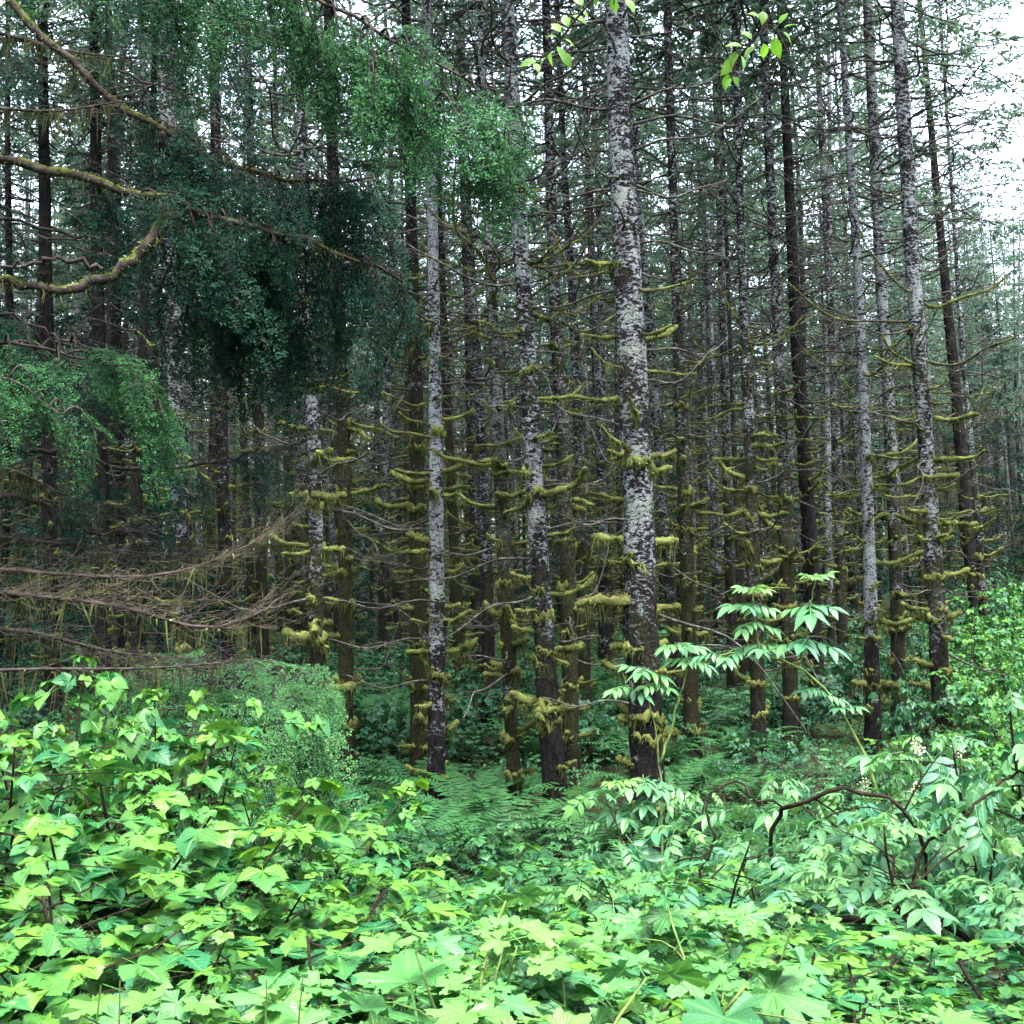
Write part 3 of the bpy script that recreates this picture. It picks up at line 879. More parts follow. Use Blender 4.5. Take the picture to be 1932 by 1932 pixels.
def traced_tree(idx, pts, d, lich, moss, label):
    rg = np.random.default_rng(1000 + idx)
    P, Rr = tree_axis(pts, d, 10.5)
    Rr = Rr * (1 + .5 * np.exp(-np.clip(P[:, 2] - P[0, 2] - .3, 0, 9) / .3))
    org = np.array([P[0, 0], P[0, 1], float(ground(P[0, 0], P[0, 1]))])
    root = empty('conifer_tree', org, label, 'tree', 'mossy plantation conifers')
    detail = 1.0 if d < 13 else (.7 if d < 16 else .45)
    tb = trunk_mb(rg, P, Rr, 22 if d < 15 else 14, .09)
    t = link('trunk', make_mesh('trunk', [(tb, M['bark'])], True, org), root)
    t['lichen'] = float(min(1, lich + (.22 if .15 < lich < .65 else 0))); t['moss'] = float(moss * .9)
    nb = 0
    used = []
    for (py, side, lpx, th, lift) in TRACED.get(idx, []):
        zz = at(966, py, d)[2]
        c, r = axis_at(P, Rr, zz)
        az = (0 if side > 0 else math.pi) + rg.uniform(-.35, .35)
        p0 = c + np.array([math.cos(az), math.sin(az), 0]) * r * .8
        L = px2m(lpx, d) + .02
        mz = 1.0 if zz < 6.2 else .35
        if th < .75: mz = min(mz, .3)
        add_branch(rg, root, org, p0, az, L, lift, mz, th, zz, detail); nb += 1
        used.append(zz)
        if th > 1.2 and rg.random() < .8:
            add_collar(rg, root, org, P, Rr, zz - .02, mz, detail)
    z = org[2] + .5 + .3 * rg.random()
    while z < 10.2 and nb < 84:
        if d < 12 and z > 9.6: break
        clash = any(abs(z - u) < .12 for u in used)
        mz = float(np.clip(1.2 - (z - 2.8) / 3.6, 0, 1)) * (.75 + .4 * moss)
        for k in range(rg.integers(1, 3) if clash else rg.integers(2, 5)):
            az = rg.random() * 6.283
            zz = z + rg.normal() * .04
            c, r = axis_at(P, Rr, zz)
            p0 = c + np.array([math.cos(az), math.sin(az), 0]) * r * .8
            if z < 1.8: L = .07 + .20 * rg.random() ** 1.5
            elif z < 3.2: L = .09 + .32 * rg.random() ** 1.4
            elif z < 5: L = .12 + .55 * rg.random() ** 1.4
            else: L = .35 + 1.25 * rg.random()
            lift = (.35 * rg.normal() * .5 + .08) if z < 5 else .1 + .45 * rg.random()
            th = (.5 + 1.2 * rg.random() ** 1.6) if z < 4.2 else .25 + .45 * rg.random()
            add_branch(rg, root, org, p0, az, L, lift, mz, th, zz, detail); nb += 1
        if mz > .3 and rg.random() < .45 + .4 * moss * mz:
            add_collar(rg, root, org, P, Rr, z - .03, mz, detail)
        z += (.22 + .28 * rg.random()) * (1 if z < 5 else 1.5)
    # bare thin twigs between the whorls
    z = org[2] + 1.6
    while z < 9.8 and nb < 98:
        az = rg.random() * 6.283; c, r = axis_at(P, Rr, z)
        add_branch(rg, root, org, c + np.array([math.cos(az), math.sin(az), 0]) * r * .8, az, .55 + 1.0 * rg.random(), .35 * rg.normal() + .1, .0, .12, z, detail); nb += 1
        z += .22 + .3 * rg.random()
    # live crown above the dead limbs
    s = STAND[idx % len(STAND)]
    zt = P[-1, 2] - org[2]
    cr = link('crown', s['crown'], root)
    f = (zt - 10.2) / (s['H'] - s['zc'])
    c, r = axis_at(P, Rr, 10.2 + org[2])
    c2 = P[-1]
    lx, ly = (c2[0] - c[0]) / (c2[2] - c[2]), (c2[1] - c[1]) / (c2[2] - c[2])
    cr.matrix_basis = Matrix(((1, 0, lx * f, c[0] - org[0] - lx * s['zc'] * f), (0, 1, ly * f, c[1] - org[1] - ly * s['zc'] * f), (0, 0, f, 10.2 - s['zc'] * f), (0, 0, 0, 1)))
    return root, org

placed = []
for i, (pts, d, li, mo, lab) in enumerate(TREES):
    r_, o_ = traced_tree(i, pts, d, li, mo, lab)
    placed.append((o_[0], o_[1]))

# ------------------------------------------------------------------ the rest of the stand
def stand_positions():
    rg = np.random.default_rng(42)
    out = []
    st = 2.65
    for iy in range(0, 40):
        y = 12.5 + iy * st
        hw = y * .50 + 4
        for ix in range(int(-hw / st) - 1, int(hw / st) + 2):
            x = ix * st + rg.uniform(-.85, .85); yy = y + rg.uniform(-.85, .85)
            if rg.random() < .16 or abs(x) > yy * .50 + 3.5: continue
            if any((x - a) ** 2 + (yy - b) ** 2 < 1.5 ** 2 for a, b in placed): continue
            if yy < 17 and abs(x) < yy * .48: continue
            px = 966 + F * x / yy
            if px > 1715 and 12 < yy < 31: continue           # the gap in the stand beside the bright bushes
            out.append((x, yy))
    return sorted(out, key=lambda q: q[1])
POS = stand_positions()

def stand_tree(x, y, i, rg):
    s = STAND[rg.integers(0, len(STAND))]
    sc = .86 + .28 * rg.random()
    px = 966 + F * x / y
    if px > 1730:
        sc = min(sc, (2.4 + y * (.40 - .0002 * (px - 1730))) / s['H'])
        sc = max(sc, .45)
    g0 = float(ground(x, y))
    root = empty('stand_conifer', (0, 0, 0), 'slender conifer trunk with moss-lined dead limbs deep in the stand', 'tree', 'slender conifers deep in the stand')
    lean = Matrix.Rotation(rg.normal(-.028, .024), 4, 'Y') @ Matrix.Rotation(rg.normal(0, .015), 4, 'X')
    root.matrix_basis = Matrix.Translation((x, y, g0)) @ lean @ Matrix.Rotation(rg.random() * 6.283, 4, 'Z') @ Matrix.Diagonal((sc, sc, sc, 1))
    t = link('trunk', s['trunk'], root)
    t['lichen'] = float(np.clip(rg.normal(.68, .25), 0, 1)); t['moss'] = float(np.clip(rg.normal(.5, .25), 0, 1))
    a = link('mossy_limbs', s['mossy'], root); a['kind'] = 'stuff'
    b = link('dead_limbs', s['bare'], root); b['kind'] = 'stuff'
    link('crown', s['crown'], root)
    return root

rgs = np.random.default_rng(9)
NSTAND = 262
for i, (x, y) in enumerate(POS[:NSTAND]):
    stand_tree(x, y, i, rgs)

def far_wood(pos):
    """beyond what one could count the stand reads as one mass"""
    rg = np.random.default_rng(31)
    Vs = {k: [] for k in ('bark', 'moss', 'fol')}
    mbs = {k: MB() for k in Vs}
    for (x, y) in pos:
        H = 19 + 5 * rg.random(); px = 966 + F * x / y
        if px > 1730: H = min(H, max(9, 2.4 + y * .38))
        g0 = float(ground(x, y)); zc = H * .4
        z = np.array([-.2, 2, 6, 12, H]); lx = rg.normal(-.028, .024)
        P = np.stack([x + lx * z, y + 0 * z, g0 + z], 1)
        tube(mbs['bark'], P, .13 * (1 - z / H * .9), 6)
        m = 70
        zz = .5 + rg.random(m) * (zc + 1); az = rg.random(m) * 6.283; L = .3 + .8 * rg.random(m)
        B = np.stack([x + lx * zz, y + 0 * zz, g0 + zz], 1)
        D = np.stack([np.cos(az) * L, np.sin(az) * L, .12 * L], 1)
        strips(mbs['moss'], B, D, .055, rg, .8)
        for m, z0_, z1_, r_ in ((1200, .40 * H, H, 2.3), (1000, .2, 10.5, 2.6)):
            t = rg.random(m) ** 1.3; zz = z0_ + t * (z1_ - z0_); az = rg.random(m) * 6.283
            rr = r_ * (1 - t) ** .8 * np.sqrt(rg.random(m)) + .1
            B = np.stack([x + lx * zz + np.cos(az) * rr, y + np.sin(az) * rr, g0 + zz - .25 * rr], 1)
            D = np.stack([np.cos(az), np.sin(az), -.4 + .4 * rg.standard_normal(m)], 1) * (.24 * (.6 + .8 * rg.random(m)))[:, None]
            strips(mbs['fol'], B, D, .085, rg, .5)
    o = link('far_forest', make_mesh('far_forest', [(mbs['bark'], M['darklimb']), (mbs['moss'], M['mossfar']), (mbs['fol'], M['spruce'])], False))
    tag(o, 'distant conifers closing the view behind the countable trunks', 'forest', kind='stuff')
far_wood([p for p in POS[NSTAND:] if p[1] < 112])

# young hemlocks that keep their foliage, darkening the stand
YH = [(3.5, 52), (7.5, 54), (12, 55), (-1, 54), (1, 38.5), (6.3, 37), (10.4, 36.5), (-13.5, 27), (-10.5, 31), (-6.0, 36), (-8.5, 24), (-3.2, 33), (2.5, 44), (9, 46), (14.2, 33), (16.5, 30), (18.6, 36), (20.5, 41), (12.6, 41), (17, 46), (22, 50), (-17, 36), (-14, 43), (-5, 47), (-21, 44), (25, 46), (-9.5, 17.5), (-7.2, 19.5)]
for i, (x, y) in enumerate(YH):
    rg = np.random.default_rng(600 + i)
    s = HEM[i % 3]; sc = .8 + .4 * rg.random()
    root = empty('young_hemlock', (0, 0, 0), 'dark drooping hemlock keeping its foliage among the bare conifer trunks', 'tree', 'dark hemlocks among the bare trunks')
    root.matrix_basis = Matrix.Translation((x, y, float(ground(x, y)))) @ Matrix.Rotation(rg.random() * 6.28, 4, 'Z') @ Matrix.Diagonal((sc, sc, sc, 1))
    link('trunk', s['trunk'], root); link('crown', s['crown'], root)

# unseen hemlocks added behind the viewer to block low frontal sky light
for i in range(26):
    rg = np.random.default_rng(700 + i)
    row = i // 13
    x = -24 + (i % 13) * 4 + rg.uniform(-.8, .8) + 2 * row; y = -6.8 - 4.0 * row - 1.5 * rg.random() - max(0, abs(x) - 40)
    s = HEM[i % 3]; sc = (15 + 4 * rg.random()) / s['H']
    root = empty('light_block_hemlock', (0, 0, 0), 'tall unseen hemlock added behind the viewpoint to block low light', 'tree', 'hemlocks added behind the viewpoint to block light')
    root.matrix_basis = Matrix.Translation((x, y, float(ground(x, y)))) @ Matrix.Rotation(rg.random() * 6.28, 4, 'Z') @ Matrix.Diagonal((sc, sc, sc, 1))
    link('trunk', s['trunk'], root); link('crown', s['crown'], root)

for i, (x, y) in enumerate([(-9.5, 5.5), (-11, 1), (-9, -3.5), (10.5, 4.5), (11.5, 0.5), (9.5, -3.8), (-8.2, 9.0), (9.6, 8.4)]):  # unseen side hemlocks, added to cut low light from both ends
    rg = np.random.default_rng(760 + i)
    s = HEM[i % 3]; sc = (13 + 4 * rg.random()) / s['H']
    root = empty('light_block_hemlock', (0, 0, 0), 'tall unseen hemlock added beside the viewpoint to block low light', 'tree', 'hemlocks added beside the viewpoint to block light')
    root.matrix_basis = Matrix.Translation((x, y, float(ground(x, y)))) @ Matrix.Rotation(rg.random() * 6.28, 4, 'Z') @ Matrix.Diagonal((sc, sc, sc, 1))
    link('trunk', s['trunk'], root); link('crown', s['crown'], root)
# ------------------------------------------------------------------ the big hemlock whose boughs hang in from the side
def rot_to(d, up, scale):
    d = nrm(d); s = nrm(np.cross(up, d)); n = np.cross(d, s)
    return Matrix(((d[0] * scale, s[0] * scale, n[0] * scale, 0), (d[1] * scale, s[1] * scale, n[1] * scale, 0), (d[2] * scale, s[2] * scale, n[2] * scale, 0), (0, 0, 0, 1)))

def bough(rg, root, org, pts, w0, w1, ns=0, size=.4, spread=.25, droop=.35, fwd=.6, t0=.15, mossy=0, name='branch', label=None, side=None, n=26, sprays=None):
    """a limb along traced points; sprays of foliage hang from short twigs along it"""
    W = np.array([at(*p) for p in pts])
    P = smooth_path(W, n); s = np.linspace(0, 1, n)
    rad = (w0 * (1 - s) + w1 * s) * .5
    P = P + rg.standard_normal(P.shape) * .012
    mb = MB(); tube(mb, P, rad, 9, .09, rg=rg)
    sp = []
    ns = int(ns * .58)
    for k in range(ns):
        f = t0 + (1 - t0) * (k + rg.random()) / ns
        p = np.array([np.interp(f, s, P[:, j]) for j in range(3)])
        i = min(n - 2, int(f * (n - 1))); t = nrm(P[i + 1] - P[i])
        sd = nrm(np.cross(t, UP)) * (rg.choice([-1, 1]) if side is None else side)
        d = nrm(t * fwd + sd * (.25 + .8 * rg.random()) - UP * droop * (.3 + rg.random()) + .15 * rg.standard_normal(3))
        L = spread * (.3 + .9 * rg.random()) * (1.15 - .6 * f)
        q = np.linspace(0, 1, 6)
        T = p + np.outer(q * L, d); T[:, 2] += .06 * np.sin(q * 3) - droop * .2 * L * q ** 2
        tube(mb, T, .006 * (1 - .5 * q), 4)
        sp.append((T[-2], nrm(T[-1] - T[-3]), size * (.75 + .9 * rg.random())))
        if rg.random() < .4:
            sp.append((T[2], nrm(d + .6 * rg.standard_normal(3) * np.array([1, 1, .4])), size * (.45 + .5 * rg.random())))
    b = link(name, make_mesh(name, [(mb, M['darklimb'])], True, org), root)
    if label: b['label'] = label
    if mossy:
        ms = MB(); m2 = int(n * .95)
        u = np.linspace(0, .96, 60)
        Q = np.stack([np.interp(u, s, P[:, j]) for j in range(3)], 1); rr = np.interp(u, s, rad)
        Q[:, 2] += rr * .45
        tube(ms, Q, rr * (.80 + .15 * np.sin(u * 31) + .10 * rg.standard_normal(60)), 8, .12, rg=rg, tint=.4)
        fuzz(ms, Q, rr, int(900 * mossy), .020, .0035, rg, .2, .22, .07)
        link('moss', make_mesh('moss', [(ms, M['moss'])], False, org), b)
    for (p, d, sz) in sp[:98]:
        o = link('foliage_spray', sprays[rg.integers(0, len(sprays))] if sprays else SPRAY[rg.integers(0, 4) if droop > .2 else rg.integers(0, 2)], b)
        up = nrm(UP * .9 + np.array([0, -.35, 0]) + .3 * rg.standard_normal(3))
        o.matrix_basis = Matrix.Translation(Vector(p - org)) @ rot_to(d, up, sz)
    return P

def near_hemlock():
    rg = np.random.default_rng(71)
    D = 5.0
    bx = at(-420, 1090, D)
    org = np.array([bx[0], D, float(ground(bx[0], D))])
    root = empty('hemlock_tree', org, 'big shady hemlock reaching in with thick mossy limbs and drooping green sprays', 'tree')
    z = np.linspace(-.3, 13, 60)
    P = np.stack([org[0] + .05 * np.sin(z), org[1] + 0 * z, org[2] + z], 1)
    t = link('trunk', make_mesh('trunk', [(trunk_mb(rg, P, taper(np.maximum(z, 0), .22, 14), 20, .08), M['bark'])], True, org), root)
    t['lichen'] = .3; t['moss'] = .6
    B = lambda *a, **k: bough(rg, root, org, *a, **k)
    tr = lambda py, dd=D: (-420, py, dd)
    cr = link('crown', HEM[0]['crown'], root); cr.matrix_basis = Matrix.Translation((0, 0, 6.0)) @ Matrix.Diagonal((1.1, 1.1, .7, 1))  # upper crown out of view, added to shade the area below
    # three thick mossy limbs
    B([tr(-240), (-150, -140, 4.9), (20, 0, 4.7), (120, 112, 4.7), (220, 192, 4.8), (300, 250, 4.9), (350, 280, 5.0), (470, 325, 5.1), (600, 352, 5.2), (700, 335, 5.3)], .058, .012, 40, .34, .26, .55, .7, .66, 1.2, label='mossy limb slanting down out of the top corner')
    B([tr(170), (-150, 255, 5), (0, 302, 4.9), (153, 338, 4.9), (292, 372, 4.9), (356, 392, 4.9), (475, 424, 5.0), (644, 472, 5.1), (765, 530, 5.2)], .058, .012, 40, .36, .28, .75, .7, .50, 1.2, label='long mossy limb crossing level below the slanting one')
    B([(330, 393, 4.9), (322, 407, 4.9), (271, 464, 4.85), (220, 515, 4.8), (163, 542, 4.8), (85, 549, 4.8), (-30, 525, 4.8), (-160, 500, 4.8)], .055, .016, 10, .32, .3, .4, .3, .7, .7, label='forked limb curving down from the level limb')
    B([(196, 508, 4.8), (152, 489, 4.75), (85, 488, 4.75), (0, 498, 4.75), (-140, 520, 4.75)], .022, .010, 6, .3, .3, .4, .5, .5)
    # leafy boughs along the top
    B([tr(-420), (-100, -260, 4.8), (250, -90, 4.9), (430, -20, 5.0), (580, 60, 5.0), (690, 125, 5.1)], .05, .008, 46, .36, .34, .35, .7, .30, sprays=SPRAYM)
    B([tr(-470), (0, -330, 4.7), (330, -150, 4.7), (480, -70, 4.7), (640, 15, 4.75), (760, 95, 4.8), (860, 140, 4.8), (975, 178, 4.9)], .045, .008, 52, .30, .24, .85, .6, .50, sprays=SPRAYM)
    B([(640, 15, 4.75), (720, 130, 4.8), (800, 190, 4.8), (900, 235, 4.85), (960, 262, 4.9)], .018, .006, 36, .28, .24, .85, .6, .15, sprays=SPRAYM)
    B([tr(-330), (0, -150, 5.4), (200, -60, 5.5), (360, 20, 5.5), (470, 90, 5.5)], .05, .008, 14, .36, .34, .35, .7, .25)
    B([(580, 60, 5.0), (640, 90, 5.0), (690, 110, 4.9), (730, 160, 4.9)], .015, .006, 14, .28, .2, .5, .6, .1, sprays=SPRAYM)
    # drooping dark foliage in the middle
    B([(300, 250, 4.9), (370, 340, 5.2), (430, 420, 5.4), (490, 510, 5.5), (545, 610, 5.6)], .03, .006, 40, .34, .28, .9, .5, .2)
    B([(292, 372, 4.9), (360, 470, 5.1), (420, 540, 5.3), (470, 590, 5.4)], .03, .006, 26, .36, .3, .8, .5, .2)
    B([(475, 424, 5.0), (560, 470, 5.3), (640, 500, 5.5), (700, 500, 5.6)], .02, .006, 26, .34, .26, .9, .5, .1)
    B([tr(60), (-100, 60, 5.6), (120, 90, 5.8), (260, 150, 6.0), (380, 190, 6.0)], .04, .008, 12, .34, .34, .5, .7, .2)
    B([tr(400), (-150, 400, 5.8), (40, 420, 6.0), (200, 450, 6.1), (300, 500, 6.1)], .04, .008, 10, .34, .34, .5, .7, .2)
    # bright green lower sprays
    B([tr(640), (-250, 660, 4.6), (-60, 680, 4.5), (60, 735, 4.5), (125, 790, 4.5)], .03, .006, 34, .26, .24, .35, .7, .2, sprays=SPRAYM)
    B([tr(600), (-200, 620, 5), (60, 650, 5.0), (190, 682, 5.0), (270, 715, 5.0), (305, 790, 5.0)], .03, .006, 44, .28, .24, .45, .7, .25, sprays=SPRAYM)
    B([tr(560), (-200, 560, 5.4), (0, 590, 5.5), (120, 640, 5.5), (240, 680, 5.5)], .03, .006, 30, .34, .34, .5, .7, .2)
    # sparse dark ones lower down
    B([tr(820), (-150, 830, 5.4), (80, 850, 5.5), (260, 885, 5.6), (390, 880, 5.6), (470, 862, 5.7)], .045, .008, 14, .3, .3, .5, .8, .5)
    B([tr(900), (-100, 960, 5.2), (40, 930, 5.3), (170, 1010, 5.5), (300, 1010, 5.6)], .05, .01, 6, .26, .3, .5, .8, .6)
    # dead brushy boughs: limb plus a fan of fine brown twigs
    def dead(pts, w0, w1, nt, ang, Lm, label=None, mat='twig'):
        W = smooth_path(np.array([at(*p) for p in pts]), 22); s = np.linspace(0, 1, 22)
        mb = MB(); tube(mb, W, (w0 * (1 - s) + w1 * s) * .5, 6, .08, rg=rg)
        b = link('branch', make_mesh('branch', [(mb, M['darklimb'])], True, org), root)
        if label: b['label'] = label
        tw = MB()
        for k in range(int(nt * .5)):
            f = .25 + .75 * rg.random() ** .8
            p = np.array([np.interp(f, s, W[:, j]) for j in range(3)])
            i = min(20, int(f * 21)); t = nrm(W[i + 1] - W[i])
            a = ang * (1 + .9 * rg.normal())
            d = nrm(t + UP * a + np.array([0, rg.normal() * .35, 0]) + .10 * rg.standard_normal(3))
            L = Lm * (.35 + .9 * rg.random())
            q = np.linspace(0, 1, 8)
            Q = p + np.outer(q * L, d); Q[:, 2] += L * (.18 * q ** 2) * rg.random() - .05 * L * np.sin(q * 3)
            Q += rg.standard_normal(Q.shape) * .013 * np.linspace(.3, 1.3, 8)[:, None]
            tube(tw, Q, .0014 * (1 - .6 * q), 3)
            for e in range(rg.integers(1, 4)):
                j = rg.integers(2, 7)
                d2 = nrm(d + .5 * rg.standard_normal(3)); q2 = np.linspace(0, 1, 4)
                tube(tw, Q[j] + np.outer(q2 * L * .3, d2), .0011 * (1 - .6 * q2), 3)
        o = link('dead_twigs', make_mesh('dead_twigs', [(tw, M[mat])], True, org), b); o['kind'] = 'stuff'
        # beard lichen hanging
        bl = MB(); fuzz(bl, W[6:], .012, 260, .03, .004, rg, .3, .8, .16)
        link('beard_lichen', make_mesh('beard_lichen', [(bl, M['mossfar'])], False, org), b)
    dead([tr(1100), (-100, 1110, 4.6), (230, 1140, 4.6), (339, 1180, 4.7), (410, 1198, 4.7), (500, 1150, 4.8)], .04, .012, 240, .26, .38, 'brown dead bough sweeping up to a brush of twigs', 'deadtan')
    dead([tr(1030), (-150, 1060, 4.8), (120, 1085, 4.8), (270, 1092, 4.8), (390, 1070, 4.9), (505, 1010, 5.0)], .03, .008, 140, .05, .36, 'thin dead bough with its tip raised', 'deadtan')
    dead([tr(980), (-100, 1000, 5.4), (150, 1030, 5.4), (330, 1050, 5.5), (430, 1040, 5.6)], .03, .008, 150, .0, .5)
    dead([tr(1200), (-150, 1180, 5.0), (60, 1190, 5.0), (200, 1230, 5.0), (310, 1240, 5.1)], .04, .01, 170, .0, .5)
    dead([tr(880), (-200, 860, 5.2), (20, 880, 5.2), (110, 930, 5.3), (200, 965, 5.4)], .035, .008, 90, -.1, .5)
    dead([tr(300), (-200, 230, 4.7), (-20, 200, 4.6), (100, 215, 4.6), (230, 190, 4.7)], .03, .008, 60, .0, .5)
    dead([tr(60), (-200, 40, 4.9), (0, 60, 4.8), (130, 100, 4.8), (260, 110, 4.9)], .03, .008, 60, -.1, .5)
    dead([tr(1290), (-150, 1270, 4.4), (60, 1262, 4.4), (300, 1262, 4.5), (420, 1250, 4.5)], .03, .008, 60, -.1, .4, 'low dead bough just over the salmonberry tops')
near_hemlock()

def low_hemlock():
    rg = np.random.default_rng(72)
    d = 6.6
    b = at(345, 1500, d)
    org = np.array([b[0], d, float(ground(b[0], d))])
    root = empty('young_hemlock', org, 'low green hemlock with layered sprays beside the dark trunk with moss tufts', 'tree')
    top = at(345, 1235, d)
    z = np.linspace(-.2, top[2] - org[2], 20)
    P = np.stack([org[0] + .03 * np.sin(z * 3), org[1] + 0 * z, org[2] + z], 1)
    t = link('trunk', make_mesh('trunk', [(trunk_mb(rg, P, .03 * (1 - .7 * np.linspace(0, 1, 20)), 10, .05), M['darklimb'])], True, org), root)
    B = lambda *a, **k: bough(rg, root, org, *a, **k)
    for pts in ([(345, 1262, d), (430, 1262, 6.3), (520, 1275, 6.1), (610, 1300, 6.1)],
                [(345, 1275, d), (400, 1290, 6.1), (470, 1300, 5.8), (560, 1335, 5.7)],
                [(345, 1270, d), (380, 1262, 7.0), (470, 1262, 7.3), (560, 1285, 7.4)],
                [(345, 1262, d), (300, 1270, 6.3), (260, 1285, 6.1), (220, 1320, 6.0)],
                [(345, 1320, d), (420, 1345, 6.2), (500, 1385, 6.0), (570, 1430, 5.9)],
                [(345, 1340, d), (380, 1380, 6.0), (440, 1430, 5.6), (500, 1490, 5.5)],
                [(345, 1370, d), (440, 1400, 6.4), (540, 1450, 6.2), (630, 1530, 6.1)],
                [(345, 1420, d), (420, 1450, 6.2), (500, 1510, 5.9), (580, 1570, 5.9)],
                [(345, 1310, d), (300, 1330, 6.2), (250, 1370, 5.9), (210, 1420, 5.8)],
                [(345, 1440, d), (400, 1490, 6.0), (450, 1540, 5.7), (510, 1600, 5.7)]):
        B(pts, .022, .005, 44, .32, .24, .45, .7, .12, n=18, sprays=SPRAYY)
low_hemlock()

# ------------------------------------------------------------------ shrubs
SAL = [shrub_proto(400 + i, TRI_HI, 1.45, .62, 7, .078, .070, 'salmon', twigs=10) for i in range(5)]
SALM = [shrub_proto(420 + i, TRI_MD, 1.2, .6, 6, .095, .09, 'under', twigs=9) for i in range(4)]
SALL = [shrub_proto(430 + i, TRI_LO, 1.0, .62, 5, .095, .10, 'under', twigs=8, tip=False) for i in range(4)]
THI = [shrub_proto(440 + i, PAL_HI, 1.2, .50, 5, .205, .15, 'thimble', 'canegreen', twigs=4, r0=.007, tip=True, ang=1.0) for i in range(3)]
ELD = [shrub_proto(450 + i, PIN_HI, 1.7, .75, 5, .22, .17, 'elder', 'cane', twigs=6, r0=.011, tip=True, ang=1.1, opposite=True) for i in range(4)]
ELDL = [shrub_proto(460 + i, PIN_LO, 1.5, .75, 5, .20, .17, 'elder', 'cane', twigs=6, r0=.010, tip=False, ang=1.1, opposite=True) for i in range(2)]

def shrub(name, proto, x, y, z0, sc, rotz, label, cat, group, sxy=1.0):
    root = empty(name, (0, 0, 0), label, cat, group)
    root.matrix_basis = Matrix.Translation((x, y, z0)) @ Matrix.Rotation(rotz, 4, 'Z') @ Matrix.Diagonal((sxy, sxy, sc, 1))
    for c in proto['canes']: link('cane', c, root)
    link('foliage', proto['foliage'], root)
    return root

def front(name, protos, px, pytop, d, i, label, cat, group, sxy=1.0):
    p = at(px, pytop, d)
    g0 = float(ground(p[0], d))
    pr = protos[i % len(protos)]
    sc = max(.35, (p[2] - g0) / (pr['H'] * 1.02))
    return shrub(name, pr, p[0], d, g0, sc, rng.random() * 6.283, label, cat, group, sxy)

SG = 'salmonberry bushes along the verge'
FRONT = [
 # px, top py, depth, label
 (-60,1262,3.2,'salmonberry bush against the frame edge, tallest of the verge thicket'), (60,1232,3.5,'salmonberry bush sending one thin shoot above its neighbours, under the brown dead boughs'),
 (215,1290,3.5,None), (395,1318,3.4,'salmonberry bush with pale leaf tips in front of the low green hemlock'), (130,1370,3.0,None), (300,1400,3.0,None), (-90,1440,2.7,None),
 (430,1465,3.2,'salmonberry bush below the low green hemlock'), (60,1520,2.5,None), (240,1530,2.55,None), (580,1520,3.6,'salmonberry bush at the foot of the dark trunk with moss tufts'), (400,1560,2.7,None), (560,1610,3.0,None),
 (720,1615,3.5,'salmonberry bush where the verge thicket drops to the ferns'), (-40,1650,2.15,None), (150,1690,2.1,None), (330,1700,2.2,None), (500,1705,2.4,None), (680,1690,2.7,None), (830,1690,3.2,None),
 (600,1800,2.1,None), (780,1790,2.4,None), (420,1830,1.95,None), (900,1740,2.9,None), (240,1845,1.85,None),
 (1010,1730,3.3,None), (1120,1665,3.6,'salmonberry bush rising below the thickest trunk'), (1190,1625,3.9,None), (1330,1690,3.7,None), (1250,1740,3.0,None), (1100,1790,2.7,None),
 (1450,1790,3.2,None), (1560,1800,2.9,'salmonberry bush under the low arching bare cane'), (1680,1850,2.8,None), (1790,1800,2.8,None), (1900,1830,2.6,None), (1380,1830,2.5,None), (1640,1880,2.3,None), (1820,1890,2.2,None),
 (1010,1850,2.3,None), (1520,1890,2.2,None),
]
for i, (px, py, d, lab) in enumerate(FRONT):
    g = SG
    if lab is None:
        lab = ('bright salmonberry bush in the dense verge thicket west of the fern gap' if px < 950 else 'bright salmonberry bush among the broad-leaved thimbleberries')
        g = 'salmonberry thicket of the west verge' if px < 950 else 'salmonberry bushes among the thimbleberries'
    front('salmonberry_bush', SAL, px, py, d, i, lab, 'bush', g, .85 + .3 * rng.random())

for i, (px, py, d, lab) in enumerate([
    (835,1765,2.05,'thimbleberry with the biggest pale maple-like leaves, bottom middle of the verge'), (940,1800,1.6,'thimbleberry with its broadest leaves spread flat beside the bent pale grass'), (720,1860,1.6,None), (1160,1840,1.9,None), (1300,1870,1.85,None),
    (1225,1690,3.0,'thimbleberry raising two broad leaves over the salmonberry below the thickest trunk'), (1430,1740,2.6,'thimbleberry beside the low arching bare cane'), (1090,1900,1.6,None), (1470,1860,2.0,None), (870,1900,1.6,None)]):
    g = 'thimbleberries of the verge'
    if lab is None: lab, g = 'broad-leaved thimbleberry at the lower edge of the verge', 'broad-leaved thimbleberries at the lower edge'
    front('thimbleberry_bush', THI, px, py, d, i, lab, 'bush', g, .9)

